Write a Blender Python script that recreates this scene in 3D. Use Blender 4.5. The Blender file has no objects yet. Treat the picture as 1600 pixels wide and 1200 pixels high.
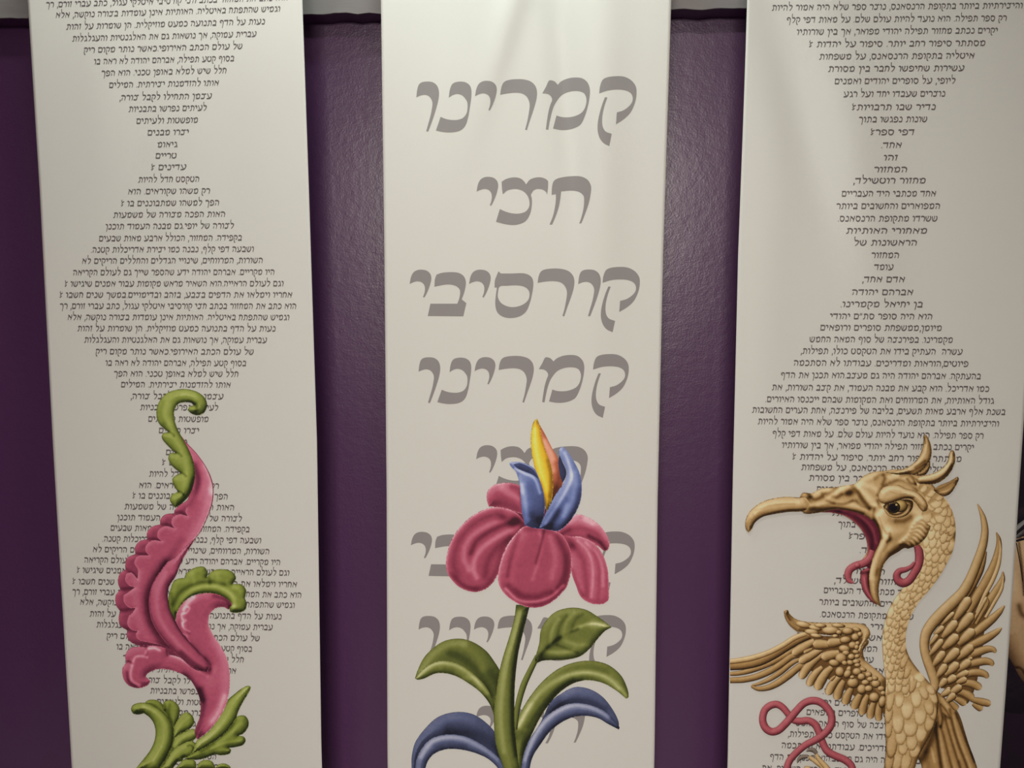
import bpy, math, random
import numpy as np
from mathutils import Vector, Matrix
from mathutils.geometry import delaunay_2d_cdt, tessellate_polygon

random.seed(4)
rng = np.random.default_rng(4)
SC = bpy.context.scene
COL = SC.collection

# ------------------------------------------------------------------ camera
F_PX, IMG_W, IMG_H = 1200.0, 1600, 1200
CAM_Z = 1.75
PITCH, YAW, ROLL = math.radians(5.06), math.radians(-2.90), math.radians(0.381)
_yaw = np.array([[math.cos(YAW), math.sin(YAW), 0], [-math.sin(YAW), math.cos(YAW), 0], [0, 0, 1]])
FWD = _yaw @ np.array([0, math.cos(PITCH), -math.sin(PITCH)])
_r = _yaw @ np.array([1.0, 0, 0])
_u = np.cross(_r, FWD)
RIGHT = math.cos(ROLL) * _r + math.sin(ROLL) * _u
UP = -math.sin(ROLL) * _r + math.cos(ROLL) * _u
CAM = np.array([0.0, 0.0, CAM_Z])
cam_data = bpy.data.cameras.new('camera')
cam_data.sensor_width = 36.0
cam_data.lens = 36.0 * F_PX / IMG_W
cam_data.clip_start = 0.02
cam = bpy.data.objects.new('camera', cam_data)
COL.objects.link(cam)
m = Matrix(((RIGHT[0], UP[0], -FWD[0], 0), (RIGHT[1], UP[1], -FWD[1], 0), (RIGHT[2], UP[2], -FWD[2], CAM_Z), (0, 0, 0, 1)))
cam.matrix_world = m
SC.camera = cam

# ------------------------------------------------------------------ world, lights, exposure
SC.view_settings.view_transform = 'Standard'
SC.view_settings.look = 'None'
SC.view_settings.gamma = 1.0
SC.view_settings.use_curve_mapping = False
SC.view_settings.exposure = 0.0
w = bpy.data.worlds.new('world')
SC.world = w
w.use_nodes = True
w.node_tree.nodes['Background'].inputs[0].default_value = (1.0, 0.90, 0.82, 1)
w.node_tree.nodes['Background'].inputs[1].default_value = 0.10


def area(name, loc, target, sx, sy, power, color, spread=180):
    d = bpy.data.lights.new(name, 'AREA')
    d.shape = 'RECTANGLE'
    d.size, d.size_y, d.energy, d.color = sx, sy, power, color
    d.spread = math.radians(spread)
    o = bpy.data.objects.new(name, d)
    COL.objects.link(o)
    o.location = loc
    o.rotation_euler = (Vector(target) - Vector(loc)).to_track_quat('-Z', 'Y').to_euler()
    return o


CEIL_Z = 3.05
area('ceiling_lamp_or_fill_light', (-0.12, 1.40, CEIL_Z - 0.02), (-0.12, 1.50, 0.0), 0.30, 0.12, 3.9, (0.78, 1.0, 0.93))
area('ceiling_lamp_or_fill_light', (-0.80, 1.30, CEIL_Z - 0.02), (-0.80, 1.45, 0.0), 0.30, 0.12, 4.6, (0.98, 1.0, 0.93))  # added fill that lifts the top of the left banner, no known lamp
area('ceiling_lamp_or_fill_light', (0.05, 0.75, CEIL_Z - 0.02), (0.05, 0.95, 0.0), 0.30, 0.12, 7.8, (1.0, 0.96, 0.88))  # added light at mid distance, helps shade the wall under the beam
area('room_lamp_light', (-0.15, -2.3, 2.66), (-0.05, 1.6, 0.7), 1.2, 0.5, 19.0, (1.0, 0.91, 0.83), 76)

# ------------------------------------------------------------------ measured set-out
PLANE_Y = 1.65          # banner plane
WALL_Y = 1.80
BW = 0.3613 * PLANE_Y   # banner width
TOP_Z, BOT_Z = 3.046, 0.45


def s2l(c):
    c = np.asarray(c, float) / 255.0
    return np.where(c <= 0.04045, c / 12.92, ((c + 0.055) / 1.055) ** 2.4)


def rays(px):
    px = np.asarray(px, float)
    x = (px[:, 0] - 800) / F_PX
    y = -(px[:, 1] - 600) / F_PX
    return FWD[None] + x[:, None] * RIGHT[None] + y[:, None] * UP[None]


def on_plane(px, y):
    d = rays(px)
    t = (y - CAM[1]) / d[:, 1]
    return CAM[None] + d * t[:, None]


class Sheet:
    """One hanging banner: a rectangle turned a little in its own plane, with soft waves in the paper."""

    def __init__(self, x0, rot, left, right, folds):
        self.x0 = x0 * PLANE_Y
        self.c, self.s = math.cos(rot), math.sin(rot)
        self.left, self.right, self.folds = left, right, folds

    def uv(self, X, Z):
        dx, dz = X - self.x0, Z - CAM_Z
        return self.c * dx + self.s * dz, -self.s * dx + self.c * dz

    def xz(self, u, v):
        return self.x0 + self.c * u - self.s * v, CAM_Z + self.s * u + self.c * v

    def bulge(self, u, v):
        o = np.zeros_like(u)
        for (u0, v0, lean, su, sv, a) in self.folds:
            o = o + a * np.exp(-((u - u0 - lean * (v - v0)) / su) ** 2) * np.exp(-((v - v0) / sv) ** 2)
        return o

    def point(self, px, lift=0.0):
        d = rays(px)
        y = np.full(len(d), PLANE_Y)
        for _ in range(4):
            P = CAM[None] + d * (y / d[:, 1])[:, None]
            u, v = self.uv(P[:, 0], P[:, 2])
            y = PLANE_Y - self.bulge(u, v) - lift
        return CAM[None] + d * (y / d[:, 1])[:, None]


PXM = PLANE_Y / F_PX
SHEETS = {
    'left': Sheet(-0.4960, 0.0102, [(-.8, 0), (1.3, 300), (-.4, 700), (.3, 1200)], [(-1.8, 0), (.8, 300), (3.3, 700), (-2.7, 1200)],
                  [(-.15, .55, .0, .06, .25, .003), (.12, .30, .1, .07, .35, -.002), (.0, -.3, .0, .2, .5, .004)]),
    'middle': Sheet(-0.0378, 0.0017, [(-.9, 0), (.8, 400), (.6, 780), (-2.1, 1200)], [(2.5, 0), (-1.5, 400), (-1.6, 780), (2.3, 1200)],
                    [(-.02, .66, .30, .030, .24, .010), (.085, .52, -.10, .035, .34, -.012), (.16, .42, 0, .05, .5, .009), (-.16, .66, .1, .05, .22, -.006)]),
    'right': Sheet(0.4191, 0.0030, [(.7, 0), (-2.8, 400), (-.9, 740), (4.2, 1200)], [(.8, 650), (.3, 770), (.5, 900), (-.7, 1080), (-2.1, 1200)],
                   [(-.19, .45, -.30, .055, .30, -.014), (-.06, .25, -.15, .07, .38, .010), (-.24, .0, 0, .05, .5, .004)]),
}


# ------------------------------------------------------------------ materials
def mat(name, color, rough=0.6, spec=0.3, attr=None, bump=None, vary=None, rough_noise=None):
    M = bpy.data.materials.new(name)
    M.use_nodes = True
    nt = M.node_tree
    b = nt.nodes['Principled BSDF']
    b.inputs['Roughness'].default_value = rough
    b.inputs['Specular IOR Level'].default_value = spec
    b.inputs['Base Color'].default_value = (*color, 1)
    tc = nt.nodes.new('ShaderNodeTexCoord')
    if attr:
        a = nt.nodes.new('ShaderNodeAttribute')
        a.attribute_name = attr
        nt.links.new(a.outputs['Color'], b.inputs['Base Color'])
    if vary:
        scale, amount = vary
        n = nt.nodes.new('ShaderNodeTexNoise')
        n.inputs['Scale'].default_value = scale
        n.inputs['Detail'].default_value = 5
        nt.links.new(tc.outputs['Object'], n.inputs['Vector'])
        r = nt.nodes.new('ShaderNodeValToRGB')
        r.color_ramp.elements[0].color = (*[c * (1 - amount) for c in color], 1)
        r.color_ramp.elements[1].color = (*[min(1, c * (1 + amount)) for c in color], 1)
        r.color_ramp.elements[0].position, r.color_ramp.elements[1].position = 0.3, 0.7
        nt.links.new(n.outputs['Fac'], r.inputs['Fac'])
        nt.links.new(r.outputs['Color'], b.inputs['Base Color'])
    if bump:
        last = None
        for (scale, detail, dist, strength, stretch) in bump:
            mp = nt.nodes.new('ShaderNodeMapping')
            mp.inputs['Scale'].default_value = stretch
            nt.links.new(tc.outputs['Object'], mp.inputs['Vector'])
            n = nt.nodes.new('ShaderNodeTexNoise')
            n.inputs['Scale'].default_value = scale
            n.inputs['Detail'].default_value = detail
            nt.links.new(mp.outputs['Vector'], n.inputs['Vector'])
            bm_ = nt.nodes.new('ShaderNodeBump')
            bm_.inputs['Distance'].default_value = dist
            bm_.inputs['Strength'].default_value = strength
            nt.links.new(n.outputs['Fac'], bm_.inputs['Height'])
            if last:
                nt.links.new(last.outputs['Normal'], bm_.inputs['Normal'])
            last = bm_
        nt.links.new(last.outputs['Normal'], b.inputs['Normal'])
    return M


PAPER_ALB = np.array([0.78, 0.775, 0.735])
M_PAPER = mat('banner_paper', tuple(PAPER_ALB), 0.5, 0.3, bump=[(900, 2, .0004, .25, (1, 1, 1)), (6, 2, .01, .10, (1, 1, .5))])
M_INK = mat('printed_ink', (.1, .1, .1), 0.5, 0.3, attr='ink')
M_TEXT = mat('grey_text_ink', (0.150, 0.130, 0.135), 0.55, 0.25)
M_WORD = mat('pale_grey_lettering_ink', (0.318, 0.295, 0.298), 0.55, 0.25)
M_WALL = mat("purple_wall_paint", (0.090, 0.030, 0.104), 0.34, 0.9,
             bump=[(60, 4, .004, .13, (1, 1, 1)), (9, 3, .02, .05, (1, 1, 1)), (240, 2, .002, .11, (1, 1, 1))])
M_SOFFIT = mat('grey_soffit_paint', (0.29, 0.275, 0.275), 0.7, 0.3, vary=(8, .08), bump=[(60, 4, .004, .4, (.15, 1, 1))])
M_CEIL = mat('white_ceiling_paint', (0.75, 0.73, 0.70), 0.8, 0.2)
M_FLOOR = mat('grey_floor', (0.42, 0.39, 0.36), 0.6, 0.3, vary=(5, .15))
M_ROOM = mat('cream_room_paint', (0.72, 0.68, 0.62), 0.8, 0.2)
M_METAL = mat('white_lamp_metal', (0.8, 0.8, 0.8), 0.4, 0.5)


# ------------------------------------------------------------------ mesh helpers
def link(name, verts, faces, material, parent=None, colors=None, smooth=True):
    me = bpy.data.meshes.new(name)
    me.from_pydata([tuple(map(float, v)) for v in verts], [], [tuple(map(int, f)) for f in faces])
    if colors is not None:
        a = me.color_attributes.new('ink', 'FLOAT_COLOR', 'POINT')
        c4 = np.ones((len(verts), 4), np.float32)
        c4[:, :3] = colors
        a.data.foreach_set('color', c4.ravel())
    if smooth:
        me.polygons.foreach_set('use_smooth', [True] * len(me.polygons))
    me.materials.append(material)
    me.update()
    o = bpy.data.objects.new(name, me)
    COL.objects.link(o)
    if parent is not None:
        o.parent = parent
        o.matrix_parent_inverse = parent.matrix_world.inverted()
    return o


def box(name, lo, hi, material, kind='structure', bevel=0.0):
    x0, y0, z0 = lo
    x1, y1, z1 = hi
    v = [(x0, y0, z0), (x1, y0, z0), (x1, y1, z0), (x0, y1, z0), (x0, y0, z1), (x1, y0, z1), (x1, y1, z1), (x0, y1, z1)]
    f = [(0, 3, 2, 1), (4, 5, 6, 7), (0, 1, 5, 4), (1, 2, 6, 5), (2, 3, 7, 6), (3, 0, 4, 7)]
    o = link(name, v, f, material, smooth=False)
    if kind:
        o['kind'] = kind
    if bevel:
        b = o.modifiers.new('bevel', 'BEVEL')
        b.width, b.segments = bevel, 2
    return o


# ------------------------------------------------------------------ the room
BEAM_Y = 1.75
jl, jr = on_plane([(0, 29), (1168, 14)], BEAM_Y)
RX0, RX1, RY0 = -2.6, 2.6, -3.2
box('floor', (RX0, RY0, -0.1), (RX1, WALL_Y, 0.0), M_FLOOR)
box('ceiling', (RX0, RY0, CEIL_Z), (RX1, WALL_Y, CEIL_Z + 0.1), M_CEIL)
box('wall_back', (RX0, WALL_Y, 0.0), (RX1, WALL_Y + 0.1, CEIL_Z), M_WALL)
box('wall_left', (RX0 - 0.1, RY0, 0.0), (RX0, WALL_Y, CEIL_Z), M_WALL)
box('wall_right', (RX1, RY0, 0.0), (RX1 + 0.1, WALL_Y, CEIL_Z), M_ROOM)
box('wall_front', (RX0, RY0 - 0.1, 0.0), (RX1, RY0, CEIL_Z), M_ROOM)
# grey beam along the top of the wall, behind the banners; its rough lower edge catches the light
n = 400
xs = np.linspace(RX0, RX1, n)
vs, fs = [], []
edge = 0.0010 * np.sin(xs * 37) + 0.0008 * np.sin(xs * 91 + 1) + rng.normal(0, .0005, n)
tilt = (jr[2] - jl[2]) / (jr[0] - jl[0])
base_z = jl[2] + tilt * (xs - jl[0])
for i, x in enumerate(xs):
    z = base_z[i] + edge[i]
    vs += [(x, BEAM_Y, CEIL_Z), (x, BEAM_Y, z + 0.004), (x, BEAM_Y - 0.003, z + 0.003), (x, BEAM_Y - 0.003, z + .0005), (x, BEAM_Y, z), (x, WALL_Y, z)]
for i in range(n - 1):
    for k in range(5):
        a = i * 6 + k
        fs.append((a, a + 1, a + 7, a + 6))
o = link('trim_1', vs, fs, M_SOFFIT, smooth=False)
o.data.materials.append(M_WALL)
o.data.polygons.foreach_set('material_index', [1 if i % 5 == 4 else 0 for i in range(len(fs))])
o['kind'] = 'structure'


def thing(name, label, cat, loc, group=None):
    o = bpy.data.objects.new(name, None)
    COL.objects.link(o)
    o.location = loc
    o['label'] = label
    o['category'] = cat
    if group:
        o['group'] = group
    bpy.context.view_layer.update()
    return o


def lamp(loc, sx, sy, top, label):
    """A panel frame around one overhead light, a room lamp or an added fill."""
    t = thing('lamp_or_fill_panel', label, 'lamp', (loc[0], loc[1], top))
    x0, x1, y0, y1 = loc[0] - sx / 2 - .03, loc[0] + sx / 2 + .03, loc[1] - sy / 2 - .03, loc[1] + sy / 2 + .03
    v, f = [], []
    for (a, b, c, d) in ((x0, x1, y0, y0 + .025), (x0, x1, y1 - .025, y1), (x0, x0 + .025, y0, y1), (x1 - .025, x1, y0, y1)):
        k = len(v)
        for z in (top - 0.03, top):
            v += [(a, c, z), (b, c, z), (b, d, z), (a, d, z)]
        f += [(k, k + 3, k + 2, k + 1), (k + 4, k + 5, k + 6, k + 7), (k, k + 1, k + 5, k + 4), (k + 1, k + 2, k + 6, k + 5), (k + 2, k + 3, k + 7, k + 6), (k + 3, k, k + 4, k + 7)]
    link('lamp_frame', v, f, M_METAL, t, smooth=False)
    if top < CEIL_Z:
        for (a, b) in ((x0 + .02, y0 + .02), (x1 - .02, y0 + .02), (x0 + .02, y1 - .02), (x1 - .02, y1 - .02)):
            q = [(a + .003 * math.cos(k * 1.0472), b + .003 * math.sin(k * 1.0472), z) for z in (top - .01, CEIL_Z) for k in range(6)]
            link('suspension_wire', q, [(k, (k + 1) % 6, 6 + (k + 1) % 6, 6 + k) for k in range(6)], M_METAL, t)


# ------------------------------------------------------------------ curves in photo pixels
WIN = {'A': (100, 580, .2625), 'B': (100, 880, .266667), 'B2': (160, 1060, .1625), 'C': (620, 640, .25), 'D': (620, 900, .25),
       'F': (1130, 660, .29375), 'G': (1130, 900, .29375), 'E1': (1160, 670, .125), 'E2': (1320, 670, .125), 'E3': (1300, 790, .125),
       'E4': (1400, 780, .125), 'E5': (1130, 940, .125), 'E6': (1240, 960, .125), 'E7': (1400, 920, .125), 'E8': (1360, 1050, .125),
       'E9': (1160, 1050, .15), 'P': (0, 0, 1.0)}


def to_px(pts, win):
    x0, y0, k = WIN[win]
    p = np.array(pts, float)
    return np.column_stack((x0 + p[:, 0] * k, y0 + p[:, 1] * k))


def parse(s, win):
    """'x,y' smooth point, 'x,y!' corner, '~' the side that starts here carries no edge shading, '@W ' switches the tracing window."""
    pts, flags, soft, cur = [], [], [], win
    for t in s.split():
        if t[0] == '@':
            cur = t[1:]
            continue
        c, sf = '!' in t, '~' in t
        a, b = t.strip('!~').split(',')
        pts.append(to_px([(float(a), float(b))], cur)[0])
        flags.append(c)
        soft.append(sf)
    return np.array(pts), flags, soft


def smooth_path(pts, flags=None, closed=False, step=1.6):
    """Catmull-Rom through the points, broken at corners; returns points and the index of the source segment."""
    n = len(pts)
    flags = flags or [False] * n
    out, seg = [], []
    cnt = n if closed else n - 1
    for i in range(cnt):
        p1, p2 = pts[i], pts[(i + 1) % n]
        L = np.hypot(*(p2 - p1))
        p0 = pts[i - 1] if (i > 0 or closed) and not flags[i] else p1 - (p2 - p1)
        p3 = pts[(i + 2) % n] if (i + 2 < n or closed) and not flags[(i + 1) % n] else p2 + (p2 - p1)
        l0, l2 = max(1e-6, np.hypot(*(p1 - p0))), max(1e-6, np.hypot(*(p3 - p2)))
        t1 = (p2 - p0) * L / (l0 + L)
        t2 = (p3 - p1) * L / (l2 + L)
        k = max(2, int(math.ceil(L / step)))
        for j in range(k):
            t = j / k
            h = np.array([2 * t**3 - 3 * t**2 + 1, t**3 - 2 * t**2 + t, -2 * t**3 + 3 * t**2, t**3 - t**2])
            out.append(h[0] * p1 + h[1] * t1 + h[2] * p2 + h[3] * t2)
            seg.append(i)
    if not closed:
        out.append(pts[-1])
        seg.append(cnt - 1)
    return np.array(out), np.array(seg)


def seg_dist(P, A, B):
    """Distance from every P to the nearest of segments A-B, and the unit vector towards it."""
    best = np.full(len(P), 1e9)
    vec = np.zeros((len(P), 2))
    for s in range(0, len(P), 4000):
        q = P[s:s + 4000]
        d = B - A
        L2 = np.maximum((d**2).sum(1), 1e-12)
        t = np.clip(((q[:, None] - A[None]) * d[None]).sum(2) / L2, 0, 1)
        near = A[None] + t[..., None] * d[None]
        dv = near - q[:, None]
        dd = np.sqrt((dv**2).sum(2))
        k = dd.argmin(1)
        r = np.arange(len(q))
        best[s:s + 4000] = dd[r, k]
        vec[s:s + 4000] = dv[r, k] / np.maximum(dd[r, k], 1e-6)[:, None]
    return best, vec


def inside(P, poly):
    x, y = P[:, 0], P[:, 1]
    r = np.zeros(len(P), bool)
    a = poly
    b = np.roll(poly, -1, 0)
    for (x1, y1), (x2, y2) in zip(a, b):
        if y1 == y2:
            continue
        c = ((y1 > y) != (y2 > y)) & (x < (x2 - x1) * (y - y1) / (y2 - y1) + x1)
        r ^= c
    return r


# ------------------------------------------------------------------ the printing press: flat coloured ink on the banner sheets
PAL = {
    'pink': [(58, 22, 36), (116, 46, 66), (172, 78, 100), (200, 118, 136), (226, 184, 188)],
    'petal': [(60, 18, 30), (116, 40, 58), (162, 70, 88), (192, 112, 126), (226, 186, 186)],
    'green': [(34, 40, 16), (82, 90, 34), (128, 136, 56), (160, 166, 86), (206, 204, 150)],
    'leaf': [(28, 32, 12), (68, 74, 30), (108, 112, 50), (148, 150, 86), (204, 200, 150)],
    'blue': [(22, 22, 38), (58, 64, 98), (90, 102, 146), (136, 146, 180), (196, 198, 210)],
    'slate': [(26, 28, 40), (54, 58, 80), (84, 90, 116), (126, 130, 152), (180, 180, 186)],
    'yellow': [(90, 62, 10), (160, 116, 20), (214, 166, 30), (232, 196, 66), (246, 228, 150)],
    'orange': [(80, 34, 20), (142, 70, 44), (188, 108, 76), (216, 152, 122), (236, 200, 178)],
    'gold': [(40, 25, 13), (106, 72, 36), (162, 122, 72), (204, 170, 120), (232, 208, 168)],
    'horn': [(50, 31, 14), (120, 84, 42), (182, 144, 94), (213, 184, 138), (236, 216, 178)],
    'red': [(56, 18, 22), (110, 42, 48), (160, 74, 78), (192, 112, 112), (224, 170, 166)],
    'mouth': [(34, 12, 20), (84, 24, 38), (128, 50, 58), (164, 104, 72), (204, 160, 120)],
    'claw': [(36, 28, 24), (84, 68, 58), (128, 110, 96), (170, 152, 138), (214, 200, 188)],
    'iris': [(14, 10, 8), (60, 40, 18), (122, 88, 40), (180, 146, 86), (226, 200, 150)],
    'skin': [(48, 28, 16), (104, 74, 46), (160, 122, 82), (200, 164, 120), (226, 198, 160)],
    'dark': [(8, 5, 10), (20, 11, 22), (40, 28, 34), (84, 74, 70), (140, 132, 124)],
}
LIGHT = np.array([-0.42, -0.62, 0.66])


def ramp(pal, v):
    c = np.array([s2l(x) for x in PAL[pal]])
    v = np.clip(v, 0, 1) * (len(c) - 1)
    i = np.minimum(v.astype(int), len(c) - 2)
    t = (v - i)[:, None]
    return c[i] * (1 - t) + c[i + 1] * t


def hash_noise(P, s):
    q = np.floor(P / s)
    h = np.sin(q[:, 0] * 127.1 + q[:, 1] * 311.7) * 43758.5453
    return (h - np.floor(h)) - 0.5


def vnoise(P, s):
    q = P / s
    i = np.floor(q)
    f = q - i
    f = f * f * (3 - 2 * f)

    def h(a, b):
        k = np.sin((i[:, 0] + a) * 127.1 + (i[:, 1] + b) * 311.7) * 43758.5453
        return k - np.floor(k)
    return (h(0, 0) * (1 - f[:, 0]) + h(1, 0) * f[:, 0]) * (1 - f[:, 1]) + (h(0, 1) * (1 - f[:, 0]) + h(1, 1) * f[:, 0]) * f[:, 1] - 0.5


class Print:
    """A printed picture on one sheet. Each sub-picture gathers its inked shapes into one mesh."""

    def __init__(self, sheet, parent, name, paper):
        self.sheet, self.paper, self.layer = sheet, s2l(paper), 0
        self.root = bpy.data.objects.new(name, None)
        COL.objects.link(self.root)
        self.root.parent = parent
        bpy.context.view_layer.update()
        self.parts = {}
        self.order = []

    def lift(self):
        self.layer += 1
        return 0.0005 + self.layer * 0.00002

    def store(self, part, px, faces, rgb, rise=None):
        if part not in self.parts:
            self.parts[part] = ([], [], [])
            self.order.append(part)
        V, Fc, Cc = self.parts[part]
        n0 = sum(len(x) for x in V)
        V.append(self.sheet.point(px, self.lift() if rise is None else self.lift() + rise))
        Fc += [tuple(i + n0 for i in f) for f in faces]
        Cc.append(np.clip(rgb / self.paper[None] * PAPER_ALB[None], 0, .95))

    def shape(self, part, win, outline, pal, v0=.5, W=10, k=.55, rim=0., strokes=(), blobs=(), grad=None, noise=.05, step=1.35, scales=None, raw=None, grain=3.0):
        pts, fl, sf = parse(outline, win)
        poly, seg = smooth_path(pts, fl, True, step)
        sc = WIN[win][2]
        lo, hi = poly.min(0), poly.max(0)
        gx, gy = np.meshgrid(np.arange(lo[0], hi[0], step), np.arange(lo[1], hi[1], step * .87))
        gx[1::2] += step / 2
        g = np.column_stack((gx.ravel(), gy.ravel()))
        g = g[inside(g, poly)]
        A, B = poly, np.roll(poly, -1, 0)
        if len(g):
            d0, _ = seg_dist(g, A, B)
            g = g[d0 > step * .55]
        co = [Vector(p) for p in np.vstack((poly, g))]
        res = delaunay_2d_cdt(co, [], [list(range(len(poly)))], 1, 1e-5)
        P = np.array([(v.x, v.y) for v in res[0]])
        faces = [tuple(reversed(f)) for f in res[2]]
        hard = ~np.array([sf[i] for i in seg])
        d, dirv = seg_dist(P, A[hard], B[hard]) if hard.any() else (np.full(len(P), 1e3), np.zeros((len(P), 2)))
        d = np.maximum(d, .75)
        t = np.clip(d / max(W, .01), 0, 1)
        s_ = (1 - t) * .97
        lam = (dirv * s_[:, None]) @ LIGHT[:2] + np.sqrt(1 - s_**2) * LIGHT[2]
        v = v0 + k * (lam - LIGHT[2]) + rim * np.exp(-(d - .75) / 2.0)
        for st in strokes:
            v = self.stroke(P, v, st, win)
        for (x, y, r, dv) in blobs:
            c = to_px([(x, y)], win)[0]
            v = v + dv * np.exp(-((P - c)**2).sum(1) / (r * sc)**2)
        if grad:
            a, b = to_px([grad[:2], grad[2:4]], win)
            q = np.clip(((P - a) @ (b - a)) / ((b - a)**2).sum(), 0, 1)
            v = v + grad[4] * q
        if scales is not None:
            v = self.scale_field(P, v, scales)
        v = v + noise * (vnoise(P, grain) + .6 * vnoise(P + 31, grain * 2.7))
        self.store(part, P, faces, ramp(pal, v))

    def stroke(self, P, v, st, win):
        path, w, dv = st[0], st[1], st[2] * 1.35
        pts, fl, _ = parse(path, win)
        poly, _ = smooth_path(pts, fl, False, 2.5)
        d, dirv = seg_dist(P, poly[:-1], poly[1:])
        w = w * WIN[win][2]
        if len(st) > 3:          # one-sided: shade only falls on the given side
            side = dirv @ np.array(st[3])
            return v + dv * np.exp(-(d / w)**2) * (side < 0.15)
        return v + dv * np.exp(-(d / w)**2)

    @staticmethod
    def scale_field(P, v, scales):
        """Overlapping feather scales, painted tail first: (cx, cy, rx, ry, angle, tone) in pixels."""
        for (cx, cy, rx, ry, ang, tone) in scales:
            a = math.radians(ang)
            ca, sa = math.cos(a), math.sin(a)
            dx, dy = P[:, 0] - cx, P[:, 1] - cy
            x, y = (ca * dx + sa * dy) / rx, (-sa * dx + ca * dy) / ry
            r = np.sqrt(np.abs(x)**2.2 + np.abs(y)**2.0)
            m_ = r < 1.12
            body = tone + .10 * (1 - r**2) - .06 * x - .26 * np.clip((r - .80) / .32, 0, 1)
            up = np.clip((y + .55) / .5, 0, 1)      # the upper end stays tucked in
            v = np.where(m_ & (y > -.75), v * (1 - up) + body * up, v)
        return v

    def ribbon(self, part, win, path, pal, v0=.5, k=.5, edge=-.25, tip=0., mid=0., cross=0., noise=.05, cap=True, n=9, step=2.0, over=False, root=0.):
        """A tapering band: path points are x,y,half-width in the tracing window."""
        toks, cur, pts = path.split(), win, []
        for t_ in toks:
            if t_[0] == '@':
                cur = t_[1:]
                continue
            a, b, c = map(float, t_.split(','))
            q = to_px([(a, b)], cur)[0]
            pts.append((q[0], q[1], c * WIN[cur][2]))
        p3 = np.array(pts)
        xy, seg = smooth_path(p3[:, :2], None, False, step)
        L = np.concatenate(([0], np.cumsum(np.hypot(*np.diff(xy, axis=0).T))))
        kn = [L[np.argmin(((xy - p)**2).sum(1))] for p in p3[:, :2]]
        kn = np.maximum.accumulate(kn)
        hw = np.interp(L, kn, p3[:, 2])
        tot = L[-1]
        if cap:
            e = np.clip((tot - L) / np.maximum(p3[-1, 2] * 1.0, .5), 0, 1)
            hw = hw * np.sqrt(np.clip(1 - (1 - e)**2, 0.0, 1))
            hw = np.maximum(hw, .05)
        tg = np.gradient(xy, axis=0)
        tg /= np.maximum(np.hypot(tg[:, 0], tg[:, 1]), 1e-6)[:, None]
        nr = np.column_stack((-tg[:, 1], tg[:, 0]))
        s = np.linspace(-1, 1, n)
        P = (xy[:, None] + nr[:, None] * (s[None, :, None] * hw[:, None, None])).reshape(-1, 2)
        S = np.tile(s, len(xy))
        T = np.repeat(L / tot, n)
        N = np.repeat(nr, n, 0) * (S * .95)[:, None]
        lam = N @ LIGHT[:2] + np.sqrt(1 - (S * .95)**2) * LIGHT[2]
        v = v0 + k * (lam - LIGHT[2]) + edge * np.abs(S)**6 + tip * np.exp(-((1 - T) / .18)**2) + mid * np.exp(-(S / .3)**2) + cross * S + root * np.exp(-(T / .3)**2)
        v = v + noise * (vnoise(P, 3) + .6 * vnoise(P + 9, 8))
        faces = []
        for i in range(len(xy) - 1):
            for j in range(n - 1):
                a = i * n + j
                faces.append((a, a + 1, a + n + 1, a + n))
        self.store(part, P, faces, ramp(pal, v), T * .0006 if over else None)
        if over:
            self.layer += 30

    def leaf(self, part, win, x0, y0, x1, y1, w, pal='gold', bend=0., **kw):
        """One feather from its root to its rounded tip."""
        d = np.array([x1 - x0, y1 - y0])
        nrm = np.array([-d[1], d[0]])
        q = []
        for t, f in ((0, .55), (.3, .85), (.6, 1.0), (.85, .92), (1, .62)):
            p = np.array([x0, y0]) + d * t + nrm * bend * 4 * t * (1 - t)
            q.append('%.1f,%.1f,%.1f' % (p[0], p[1], f * w / 2))
        self.ribbon(part, win, ' '.join(q), pal, **kw)

    def blob(self, part, win, cx, cy, rx, ry, ang=0, pal='gold', v0=.58, k=.6, edge=-.3, noise=.06):
        a = math.radians(ang)
        sc = WIN[win][2]
        c = to_px([(cx, cy)], win)[0]
        rr, tt = np.linspace(0, 1, 7), np.linspace(0, 2 * math.pi, 25)[:-1]
        U, S = [], []
        for r in rr:
            for t in tt:
                x, y = rx * sc * r * math.cos(t), ry * sc * r * math.sin(t)
                U.append((c[0] + x * math.cos(a) - y * math.sin(a), c[1] + x * math.sin(a) + y * math.cos(a)))
                S.append(r * np.array([math.cos(t + a), math.sin(t + a)]))
        P, S = np.array(U), np.array(S)
        r = np.hypot(S[:, 0], S[:, 1])
        lam = (S * .93) @ LIGHT[:2] + np.sqrt(1 - (r * .93)**2) * LIGHT[2]
        v = v0 + k * (lam - LIGHT[2]) + edge * r**5 + noise * vnoise(P, 4)
        faces = []
        for i in range(6):
            for j in range(24):
                a_, b_ = i * 24 + j, i * 24 + (j + 1) % 24
                if i == 0:
                    faces.append((a_, b_ + 24, a_ + 24))
                else:
                    faces.append((a_, b_, b_ + 24, a_ + 24))
        self.store(part, P, faces, ramp(pal, v))

    def finish(self, labels=None):
        for p in self.order:
            V, Fc, Cc = self.parts[p]
            o = link(p.split('#')[0], np.vstack(V), Fc, M_INK, self.root, np.vstack(Cc))
            if labels and p in labels:
                o['label'] = labels[p]


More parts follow.
